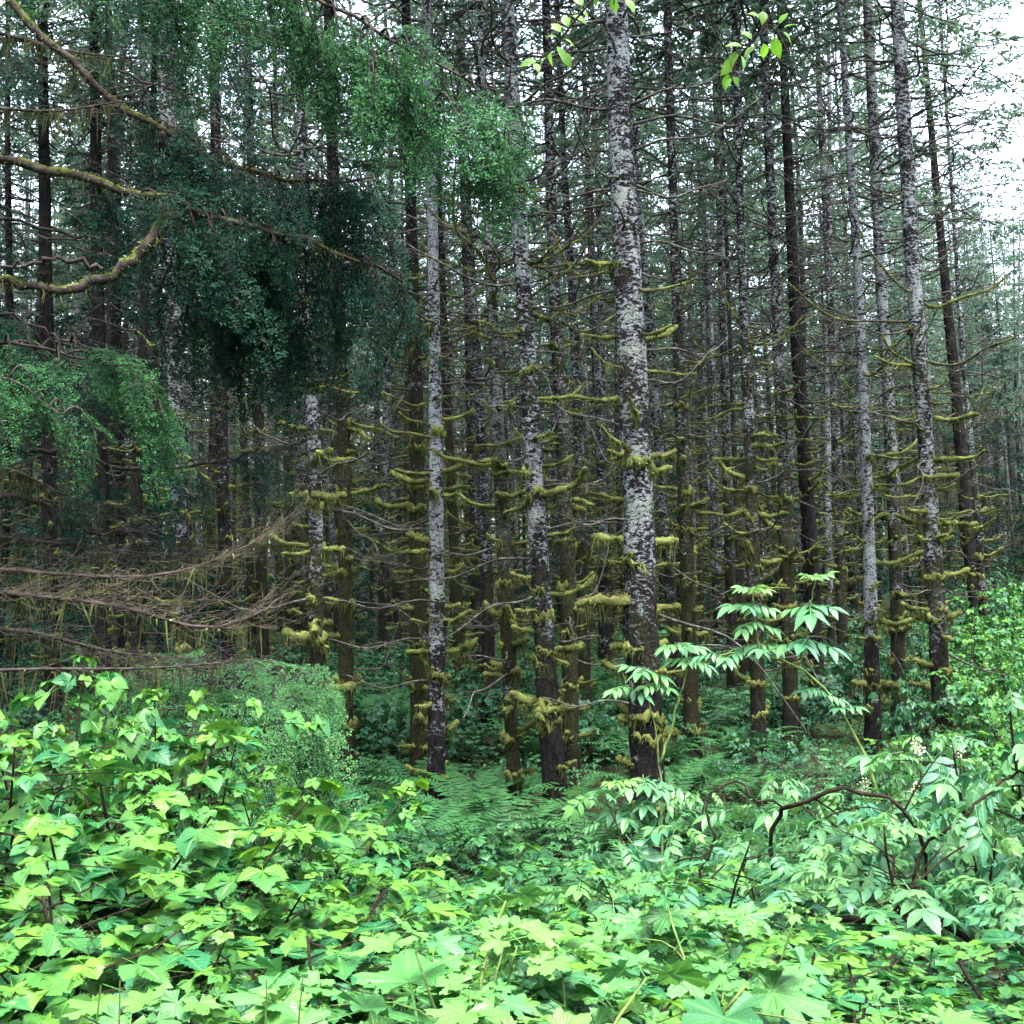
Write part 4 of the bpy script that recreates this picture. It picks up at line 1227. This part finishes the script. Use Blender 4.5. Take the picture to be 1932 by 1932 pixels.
EG = 'red elderberry bushes'
for i, (px, py, d, lab) in enumerate([
    (1880,1290,4.2,'tallest leafy elderberry against the frame edge below the bright bushes'), (1765,1545,3.7,'elderberry hiding the far end of the thick arching cane'), (1790,1370,4.4,'elderberry with cream flower heads in front of the silver-grey trunk'), (1690,1450,4.8,'elderberry standing over the end of the thick arching cane'),
    (1900,1480,3.8,'elderberry below the tallest leafy elderberry'), (1780,1560,4.0,'elderberry beneath the thick arching cane'), (1400,1590,4.3,'elderberry with blue-green leaflets right of the thickest trunk foot'),
    (1435,1555,3.8,'elderberry hiding the low end of the thick arching cane'), (1290,1500,5.2,'elderberry crown just beside the thickest trunk foot'), (1500,1660,4.2,'elderberry in the shade under the arching cane'), (1640,1640,4.2,None), (1860,1690,3.3,None), (1600,1560,5.4,None), (1210,1560,5.0,None)]):
    g = EG
    if lab is None: lab, g = 'leafy elderberry in the thicket under the arching canes', 'elderberries under the arching canes'
    root = front('elderberry_bush', ELD, px, py, d, i, lab, 'bush', g, .9)
    if i in (2, 3):
        rg = np.random.default_rng(900 + i)
        inv = root.matrix_basis.inverted()
        for q in range(2):
            fl = MB(); c = at(px - 60 + 90 * q + rg.normal() * 12, py + 25 + 18 * rg.random(), d - .1)
            st = c - UP * .22 + np.array([.04, .1, 0])
            for e in range(45):
                u = rg.standard_normal(3); u = nrm(u) * rg.random() ** .4
                b = c + u * np.array([.030, .030, .045])
                tube(fl, np.array([b, b + nrm(rg.standard_normal(3)) * .006]), .0038, 4)
            sm = MB(); tube(sm, np.array([st, c * .6 + st * .4 + .01, c + UP * .03]), .004, 5)
            o = link('flower_cluster', make_mesh('flower_cluster', [(fl, M['flower']), (sm, M['canegreen'])], False), root)
            o.matrix_parent_inverse = inv

# the tall elderberry: an arching stem with upright shoots (traced)
def leafy_stem(name, label, cat, base, stems, leaves, tm, mat, stemmat, lsize, group=None, flowers=()):
    """stems: list of (points, w0, w1); leaves: list of (px,py,d, azimuth deg, size, tint, droop)"""
    org = base
    root = empty(name, org, label, cat, group)
    for pts, w0, w1 in stems:
        W = smooth_path(np.array([p if not isinstance(p, tuple) else at(*p) for p in pts]), 20); s = np.linspace(0, 1, 20)
        W[1:-1] += rng.standard_normal((18, 3)) * .004
        mb = MB(); tube(mb, W, (w0 * (1 - s) + w1 * s) * .5, 8, .05)
        link('stem', make_mesh('stem', [(mb, M[stemmat])], True, org), root)
    fol = MB()
    if leaves:
        A = np.array(leaves, float)
        pos = np.array([at(a[0], a[1], a[2]) for a in A])
        az = np.radians(A[:, 3])
        d = np.stack([np.cos(az), -np.sin(az), 0 * az], 1); d[:, 2] = A[:, 6]
        d = nrm(d); up = nrm(UP + np.array([0, -.25, 0]) + .12 * rng.standard_normal(d.shape))
        put_leaves(fol, tm, pos, d, up, A[:, 4], A[:, 5])
        link('foliage', make_mesh('foliage', [(fol, M[mat])], True, org), root)
    return root

def tall_elder():
    d = 5.6
    b = at(1690, 1560, d); b[2] = float(ground(b[0], d))
    L = []
    def whorl(px, py, dd, n, size, tint, droop=-.12, a0=0, spread=360):
        for k in range(n):
            L.append((px, py, dd, a0 + spread * (k + .35 * rng.random()) / n, size * (.8 + .4 * rng.random()), np.clip(tint + .15 * rng.normal(), 0, 1), droop + .12 * rng.normal()))
    whorl(1420,1112,d,5,.14,.95,.12); whorl(1421,1140,d,4,.19,.45,-.1); whorl(1424,1172,d,3,.17,.7,-.2)
    whorl(1432,1215,d,4,.17,.4,-.15); whorl(1395,1228,d,3,.15,.35,-.2); whorl(1345,1232,d,2,.14,.3,-.2)
    whorl(1538,1090,d-.2,5,.11,1.0,.3); whorl(1528,1140,d-.2,4,.22,.35,-.12); whorl(1522,1205,d-.2,4,.21,.3,-.15)
    whorl(1540,1300,d,3,.13,.35,-.1); whorl(1590,1330,d,3,.12,.4,-.1); whorl(1560,1310,d,2,.12,.4,-.1)
    leafy_stem('elderberry_bush', 'tall arching elderberry with two upright leafy shoots before the mossy trunks', 'bush', b,
      [([b, (1660,1490,d), (1635,1430,d), (1600,1350,d), (1550,1290,d), (1490,1240,d), (1430,1226,d), (1380,1232,d), (1330,1245,d)], .030, .008),
       ([(1433,1228,d), (1428,1200,d), (1422,1150,d), (1419,1108,d)], .012, .006),
       ([(1500,1247,d), (1512,1235,d-.1), (1521,1190,d-.2), (1530,1130,d-.2), (1541,1082,d-.2)], .012, .006)],
      L, PIN_HI, 'elder', 'canegreen', .2)
    L.clear()
    d2 = 6.2
    b = at(1250, 1640, d2); b[2] = float(ground(b[0], d2))
    whorl(1215,1262,d2,4,.20,.35,-.1); whorl(1180,1295,d2,3,.17,.3,-.2); whorl(1240,1290,d2,3,.16,.5,-.15); whorl(1285,1215,d2,5,.17,.4,-.1); whorl(1300,1240,d2,4,.17,.35,-.2)
    leafy_stem('elderberry_bush', 'elderberry lifting a white flower head and leaf fans across the thickest trunk', 'bush', b,
      [([b, (1250,1500,d2), (1238,1380,d2), (1222,1310,d2), (1213,1258,d2)], .022, .006), ([(1245,1440,d2), (1275,1340,d2), (1300,1260,d2), (1288,1212,d2)], .016, .005), ([(1222,1310,d2), (1185,1300,d2), (1172,1262,d2)], .008, .004)],
      L, PIN_HI, 'elder', 'canegreen', .2)
    L.clear()
    d3 = 5.6
    b = at(1235, 1700, d3); b[2] = float(ground(b[0], d3))
    whorl(1215,1470,d3,5,.19,.35,-.2); whorl(1225,1500,d3,4,.18,.35,-.4); whorl(1165,1475,d3,4,.13,.9,.0); whorl(1190,1520,d3,4,.16,.3,-.4); whorl(1260,1480,d3,4,.18,.3,-.2); whorl(1215,1540,d3,3,.15,.3,-.6)
    leafy_stem('elderberry_bush', 'small elderberry with fanned leaflets hiding the foot of the thickest trunk', 'bush', b,
      [([b, (1232,1600,d3), (1222,1520,d3), (1213,1462,d3)], .018, .006), ([(1228,1570,d3), (1190,1520,d3), (1160,1470,d3)], .01, .004), ([(1225,1540,d3), (1250,1500,d3), (1265,1472,d3)], .01, .004)],
      L, PIN_HI, 'elder', 'canegreen', .2)
tall_elder()

def cane(label, pts, w0, w1, extra=()):
    W = np.array([at(*p) for p in pts])
    for e in (0, -1):
        W[e, 2] = float(ground(W[e, 0], W[e, 1])) - .05 if pts[e][1] > 1540 else W[e, 2]
    P = smooth_path(W, 40); s = np.linspace(0, 1, 40)
    P[1:-1] += rng.standard_normal((38, 3)) * .007; P[2:-2] += .02 * np.sin(np.arange(36)[:, None] * np.array([.9, .5, .7]) + px2m(pts[0][0], 3) * 9)
    mb = MB(); tube(mb, P, (w0 * (1 - s) + w1 * s) * .5 * (1 + .12 * (np.sin(s * 60) > .9)), 8, .06)
    for (f, dx, dz, L) in extra:
        i = int(f * 39); q = np.linspace(0, 1, 8)
        Q = P[i] + np.outer(q * L, nrm(np.array([dx, .1, dz]))); Q[:, 2] -= .25 * L * q ** 2
        tube(mb, Q, w1 * .35 * (1 - .6 * q), 5)
    tag(link('bare_cane', make_mesh('bare_cane', [(mb, M['cane'])])), label, 'branch', 'arching bare canes')
cane('thick bare cane bent in an arch below the almost white stem', [(1380,1660,4.4), (1462,1540,4.2), (1510,1492,4.0), (1560,1482,4.0), (1620,1486,4.0), (1680,1506,4.0), (1725,1540,4.0), (1790,1680,4.0)], .019, .012, [(.62, .5, .9, .35), (.3, -1, .1, .5), (.5, .8, -.5, .5)])
cane('thin bare cane meeting the thick arched cane from the side of the thickest trunk', [(1300,1640,4.1), (1345,1490,4.1), (1390,1488,4.1), (1430,1500,4.05), (1475,1522,4.0)], .014, .008)
cane('low dark bare cane arching over the shaded leaves', [(1430,1760,3.7), (1530,1742,3.7), (1640,1726,3.7), (1730,1733,3.7), (1820,1778,3.6), (1905,1850,3.5), (1990,1950,3.4)], .026, .018, [(.5, .5, .6, .45), (.4, -.6, .5, .35)])
cane('bare cane leaning out of the low arching one', [(1680,1800,3.9), (1740,1620,3.9), (1800,1540,3.9), (1870,1490,3.9), (1960,1450,3.9)], .018, .010, [(.6, -.7, .5, .4)])

# ------------------------------------------------------------------ understory
def fern_proto(seed):
    rg = np.random.default_rng(seed)
    mb = MB()
    nf = 15
    for k in range(nf):
        az = 6.283 * (k + .6 * rg.random()) / nf
        L = .75 + .35 * rg.random()
        d = np.array([math.cos(az), math.sin(az), 0]); sd = np.array([-d[1], d[0], 0])
        s = np.linspace(0, 1, 12); out = .35 + .35 * rg.random()
        P = np.outer(L * s * out + .25 * L * s ** 2, d); P[:, 2] = L * (.95 * s - .55 * s ** 2.2) 
        P += np.outer(.06 * L * np.sin(s * 3 + rg.random() * 6), sd)
        tube(mb, P, .004 * (1 - .7 * s), 3, tint=.3)
        m = 26
        f = np.linspace(.12, .99, m)
        b = np.stack([np.interp(f, s, P[:, i]) for i in range(3)], 1)
        t = nrm(np.stack([np.interp(f, s, np.gradient(P[:, i])) for i in range(3)], 1))
        ln = .115 * L * np.clip(np.sin(np.clip(f * 1.02, 0, 1) ** .62 * math.pi) + .12, .08, 1)
        nn = nrm(np.cross(t, np.cross(np.array([0, 0, 1.0]), t)))
        for sg in (1, -1):
            e = nrm(np.cross(nn, t)) * sg
            D = nrm(e + .30 * t - .25 * nn * rg.random() + .08 * rg.standard_normal((m, 3))) * ln[:, None]
            w = nrm(np.cross(D, nn)) * .0105
            V = np.stack([b - w * .8, b + D * .4 - w, b + D, b + D * .4 + w, b + w * .8], 1).reshape(-1, 3)
            lc = np.zeros((m * 5, 3)); lc[:, 2] = np.repeat(np.clip(.25 + .6 * f + .1 * rg.standard_normal(m), 0, 1), 5)
            i = np.arange(m)[:, None] * 5
            tr = np.concatenate([i + np.array([0, 1, 4]), i + np.array([1, 3, 4]), i + np.array([1, 2, 3])])
            mb.add(V, tr, lc=lc)
    return make_mesh('fern_fronds', [(mb, M['fern'])], False)
FERN = [fern_proto(500 + i) for i in range(4)]

def place_fern(x, y, sc, group, label):
    o = link('sword_fern', FERN[rng.integers(0, 4)])
    tag(o, label, 'fern', group)
    o.matrix_basis = Matrix.Translation((x, y, float(ground(x, y)) - .02)) @ Matrix.Rotation(rng.random() * 6.28, 4, 'Z') @ Matrix.Diagonal((sc, sc, sc * (1.0 + .4 * rng.random()), 1))

for px, py, d, sc, lab in [(800,1560,9.6,1.05,'tall upright sword fern at the foot of the slim birch-white trunk'), (930,1500,10.3,1.15,'sword fern fanned between the white trunk and the fern-footed trunk'), (895,1470,11.2,1.1,'sword fern in the gap behind the white trunk'),
                           (1110,1500,10.0,1.0,'sword fern leaning beside the moss pads of the leaning trunk'), (950,1680,6.4,.75,'dark little fern in the hollow beyond the verge bushes'), (1060,1660,6.8,.8,'fern in the hollow below the leaning trunk'), (640,1560,9.2,1.0,'fern between the low hemlock and the straight brown trunk')]:
    p = at(px, py, d); place_fern(p[0], d, sc * 1.25, 'sword ferns around the trunks', lab)
rgf = np.random.default_rng(81)
nfern = 0
while nfern < 95:
    y = 6.6 + 16 * rgf.random() ** 1.2; px = 560 + 900 * rgf.random() if rgf.random() < .8 else 1932 * rgf.random()
    x = (px - 966) / F * y
    if px < 560 and y < 9: continue
    place_fern(x, y, .75 + .55 * rgf.random(), 'sword ferns of the forest floor', 'sword fern growing in the green understory between the trunks'); nfern += 1

rgu = np.random.default_rng(82)
n = 0
while n < 285:
    u = rgu.random()
    y = 5.6 + 30 * rgu.random() ** 1.25
    px = rgu.uniform(-120, 2050)
    if y < 13 and 640 < px < 1130 and rgu.random() < .88: continue
    if y < 8.5 and px < 640: continue
    if px < 560 and rgu.random() < .55: continue
    x = (px - 966) / F * y
    if any((x - a) ** 2 + (y - b) ** 2 < .7 ** 2 for a, b in placed): continue
    hgt = (.45 + .65 * rgu.random()) * (.75 if y < 12 else 1)
    if px > 1560: hgt *= 1.25
    if px > 1780 and y > 9: hgt = 1.1 + 1.0 * rgu.random()
    pr = (SALM if y < 11 else SALL)[rgu.integers(0, 4)]
    el = rgu.random() < .18 and px > 1150
    if el: pr = ELDL[rgu.integers(0, 2)]
    bright = px > 1780 and y > 9
    if bright and y < 22: pr = SAL[n % 5]  # lighter salmonberry leaf colour stands in for light falling in the gap
    shrub('understory_bush', pr, x, y, float(ground(x, y)), hgt / pr['H'], rgu.random() * 6.28,
          'bright leafy bush in the light gap by the silver-grey trunk' if bright else 'low green leafy bush covering the forest floor between the trunks', 'bush',
          'bushes in the light gap' if bright else 'low bushes of the forest floor', .85 + .5 * rgu.random())
    n += 1

def ground_cover():
    rg = np.random.default_rng(83)
    N = 42000
    y = 5.2 + 34 * rg.random(N) ** 1.5; x = (rg.uniform(-150, 2080, N) - 966) / F * y
    hummock = .5 + .5 * np.sin(x * 1.9 + 1) * np.sin(y * 1.4 + 2)
    z = ground(x, y) + .03 + (.10 + .42 * hummock) * rg.random(N) ** .7
    az = rg.random(N) * 6.283
    d = np.stack([np.cos(az), np.sin(az), -.25 + .3 * rg.standard_normal(N)], 1)
    d, up = nrm(d), nrm(UP + .3 * rg.standard_normal((N, 3)))
    mb = MB()
    put_leaves(mb, [t_simple(2, rg), t_trifoliate(1, rg)], np.stack([x, y, z], 1), d, up, .045 + .055 * rg.random(N), np.clip(.25 + .3 * rg.random(N), 0, 1), rg)
    tag(link('ground_cover', make_mesh('ground_cover', [(mb, M['under'])])), 'low leafy ground cover between the trunks', 'ground cover', kind='stuff')
    # embankment litter under the verge bushes
    N = 9000
    y = -1 + 8 * rg.random(N); x = rg.uniform(-5, 5, N); z = ground(x, y) + .02 + .3 * rg.random(N) ** 2
    az = rg.random(N) * 6.283
    d = nrm(np.stack([np.cos(az), np.sin(az), .3 * rg.standard_normal(N)], 1)); up = nrm(UP + .4 * rg.standard_normal((N, 3)))
    mb = MB(); put_leaves(mb, [t_simple(3, rg)], np.stack([x, y, z], 1), d, up, .05 + .05 * rg.random(N), rg.random(N) * .4, rg)
    tag(link('verge_ground_cover', make_mesh('verge_ground_cover', [(mb, M['under'])])), 'small leaves in the shade under the verge bushes', 'ground cover', kind='stuff')
ground_cover()

# tangles of dry bramble stems
def bramble(label, px, d, w, n, h):
    rg = np.random.default_rng(int(px * 7 + d))
    p = at(px, 1500, d); org = np.array([p[0], d, float(ground(p[0], d))])
    mb = MB()
    for k in range(n):
        b = org + np.array([rg.normal() * w, rg.normal() * w * .7, -.03])
        az = rg.random() * 6.28; L = h * (.4 + .8 * rg.random()); q = np.linspace(0, 1, 9)
        Q = b + np.outer(q ** 1.5 * L * (.2 + .7 * rg.random()), [math.cos(az), math.sin(az), 0]); Q[:, 2] += L * (1.2 * q - (.3 + .5 * rg.random()) * q ** 2)
        Q += rg.standard_normal(Q.shape) * .012
        tube(mb, Q, (.0025 + .003 * rg.random()) * (1 - .6 * q), 4)
        for e in range(2):
            i = rg.integers(3, 8); d2 = nrm(rg.standard_normal(3) + UP * .5); q2 = np.linspace(0, 1, 4)
            tube(mb, Q[i] + np.outer(q2 * L * .3, d2), .002 * (1 - .6 * q2), 3)
    o = tag(link('bramble', make_mesh('bramble', [(mb, M['deadtan'])], True, org)), label, 'bush', 'dry bramble tangles')
    o.location = org
bramble('dry tan bramble tangle between the knotted conifer and the almost white stem', 1400, 11.0, .55, 110, 1.0)
bramble('dry bramble tangle at the foot of the almost white stem', 1560, 11.5, .6, 120, 1.05)
bramble('dry bramble tangle behind the thick arched cane', 1470, 8.0, .5, 80, .9)
bramble('thin dry stems in the hollow below the leaning trunk', 1010, 7.2, .4, 60, .8)
bramble('dry stems by the dark trunk rising through the low hemlock', 640, 7.4, .35, 50, .8)
bramble('dry stems beside the moss pads of the leaning trunk', 1085, 9.6, .4, 50, .9)

# ------------------------------------------------------------------ the alder reaching over from behind the viewer
def alder():
    rg = np.random.default_rng(91)
    org = np.array([3.1, .6, float(ground(3.1, .6))])
    root = empty('alder_tree', org, 'young alder reaching overhead with sprigs of bright yellow-green leaves hanging in', 'tree')
    P = smooth_path(np.array([org - UP * .2, org + np.array([-.05, .1, 1.5]), org + np.array([-.1, .3, 2.8]), org + np.array([-.4, .8, 4.0]), org + np.array([-.6, 1.0, 5.2])]), 26)
    mb = MB(); tube(mb, P, .07 * (1 - .65 * np.linspace(0, 1, 26)), 12, .04, rg=rg)
    link('trunk', make_mesh('trunk', [(mb, M['twig'])], True, org), root)
    lim = smooth_path(np.array([P[17], at(1750, -260, 2.3), at(1550, -190, 2.7), at(1350, -130, 3.0), at(1180, -110, 3.0), at(1100, -90, 3.0)]), 24)
    mb = MB(); tube(mb, lim, .022 * (1 - .75 * np.linspace(0, 1, 24)), 8, .05, rg=rg)
    link('branch', make_mesh('branch', [(mb, M['twig'])], True, org), root)
    def sprig(pts, leaves, dd):
        mb = MB(); W = smooth_path(np.array([at(*p) for p in pts]), 18); tube(mb, W, .0048 * (1 - .6 * np.linspace(0, 1, 18)), 5)
        t = link('twig', make_mesh('twig', [(mb, M['cane'])], True, org), root)
        A = np.array(leaves, float); fol = MB()
        a = np.radians(A[:, 2]); pos = np.array([at(x, y, dd + .04 * rg.normal()) for x, y in A[:, :2]])
        d = nrm(np.stack([np.cos(a), .45 * rg.standard_normal(len(a)), -np.sin(a)], 1))
        up = nrm(np.stack([.5 * rg.standard_normal(len(a)), -.35 - .9 * rg.random(len(a)), .5 + .5 * rg.random(len(a))], 1))
        put_leaves(fol, SIM_HI, pos, d, up, A[:, 3] / F * dd * .95, np.clip(.6 + .3 * rg.standard_normal(len(a)), 0, 1), rg)
        link('foliage', make_mesh('foliage', [(fol, M['alder'])], True, org), t)
    # px, py of the leaf base, direction (degrees, 0 = right, 90 = down), length in px
    sprig([(1180,-110,3.0), (1150,-40,3.0), (1105,15,3.0), (1070,55,3.0), (1045,95,3.0), (1010,118,3.0)],
          [(1012,116,175,36), (1008,120,60,26), (1030,108,150,24), (1040,95,100,30), (1052,88,60,34), (1050,70,200,24), (1058,60,230,28), (1072,50,250,30), (1080,30,20,34), (1062,100,60,34), (1095,18,40,26), (1100,10,230,30), (1066,75,10,26), (1125,-10,90,20)], 3.0)
    sprig([(1200,-110,3.0), (1170,-60,3.0), (1160,-20,3.0), (1158,8,3.0)], [(1156,-4,80,30), (1172,-6,20,30), (1180,0,50,34), (1150,-20,160,26)], 3.0)
    sprig([(1500,-175,2.8), (1480,-60,2.8), (1462,10,2.8), (1440,60,2.8), (1410,90,2.8), (1385,110,2.8), (1378,150,2.8)],
          [(1440,22,95,30), (1432,32,200,24), (1462,70,80,42), (1478,62,20,32), (1480,52,330,24), (1440,82,70,32), (1425,88,150,30), (1410,90,80,30), (1400,88,190,34), (1388,98,110,34), (1382,112,120,40), (1398,105,70,32), (1374,140,100,30), (1384,145,50,22), (1380,148,130,26), (1470,45,300,26), (1418,74,230,26)], 2.8)
alder()

# grass blades and a sedge head at the lower edge
def grass(label, px, d, specs):
    p = at(px, 1990, d); org = np.array([p[0], d, float(ground(p[0], d))])
    root = empty('grass_tuft', org, label, 'grass', 'grass tufts at the lower edge')
    for pts, w in specs:
        W = np.vstack([[org], np.array([at(x, y, d) for x, y in pts])]); P = smooth_path(W, 24)
        s = np.linspace(0, 1, 24); t, a, b = frames(P)
        side = nrm(np.cross(t, np.array([0, 1.0, .3]))) * (w * .5 * np.sin(np.clip(s * .9 + .12, 0, 1) * math.pi) ** .6 + .0006)[:, None]
        V = np.stack([P - side, P + np.array([0, .003, 0]), P + side], 1).reshape(-1, 3)
        i = np.arange(23)[:, None] * 3
        q = np.concatenate([i + np.array([0, 1, 4, 3]), i + np.array([1, 2, 5, 4])])
        mb = MB(); mb.add(V, quads=q, tint=.5)
        link('blade', make_mesh('blade', [(mb, M['grass'])], True, org), root)
grass('tuft with one broad blade arched over near the lower corner', 120, 1.2, [([(118,1930), (135,1880), (152,1868), (175,1885), (205,1928), (225,1990)], .011), ([(180,1920), (190,1860)], .005), ([(228,1930), (226,1850)], .005)])
grass('tuft of bent pale blades below the salmonberry thicket', 540, 1.25, [([(530,1950), (545,1915), (575,1908), (610,1925)], .010), ([(500,1930), (503,1850)], .005), ([(560,1930), (572,1840)], .005), ([(440,1940), (455,1912), (462,1960)], .009)])

# ------------------------------------------------------------------ light, sky, camera
W = bpy.data.worlds.new('World'); SC.world = W; W.use_nodes = True
nt = W.node_tree; nt.nodes.clear(); g = G(nt)
SUN_EL, SUN_AZ = R(68), R(160)
sky = nt.nodes.new('ShaderNodeTexSky'); sky.sky_type = 'NISHITA'; sky.sun_disc = False
sky.sun_elevation = SUN_EL; sky.sun_rotation = SUN_AZ; sky.air_density = 1.0; sky.dust_density = 3.0; sky.ozone_density = 1.0
hs = g.n('ShaderNodeHueSaturation', Saturation=.6, Value=1.0, Color=sky.outputs[0])
bg = g.n('ShaderNodeBackground', Color=hs.outputs[0], Strength=.13)
wo = nt.nodes.new('ShaderNodeOutputWorld'); nt.links.new(bg.outputs[0], wo.inputs[0])

sd = bpy.data.lights.new('sun', 'SUN'); sd.energy = 1.3; sd.angle = R(35); sd.color = (1, .99, .97)
so = bpy.data.objects.new('sun', sd); COL.objects.link(so)
dirv = Vector((math.sin(SUN_AZ) * math.cos(SUN_EL), math.cos(SUN_AZ) * math.cos(SUN_EL), math.sin(SUN_EL)))
so.rotation_euler = dirv.to_track_quat('Z', 'Y').to_euler()

cd = bpy.data.cameras.new('camera'); co = bpy.data.objects.new('camera', cd); COL.objects.link(co)
co.location = (0, 0, CAMZ); co.rotation_euler = (math.pi / 2 + PITCH, 0, 0)
cd.sensor_width = 36; cd.lens = 36 * F / 1932; cd.clip_start = .05; cd.clip_end = 2000
SC.camera = co
vs = SC.view_settings
vs.view_transform = 'Standard'; vs.look = 'None'; vs.exposure = 3.65; vs.gamma = 1
cy = SC.cycles
cy.max_bounces = 6; cy.diffuse_bounces = 4; cy.glossy_bounces = 2; cy.transmission_bounces = 3; cy.transparent_max_bounces = 4
cy.use_adaptive_sampling = True; cy.adaptive_threshold = .015
cy.use_denoising = True; cy.denoiser = 'OPENIMAGEDENOISE'; cy.denoising_input_passes = 'RGB_ALBEDO_NORMAL'
cy.sample_clamp_indirect = 4.0
cy.caustics_reflective = False; cy.caustics_refractive = False
SC.render.use_persistent_data = False
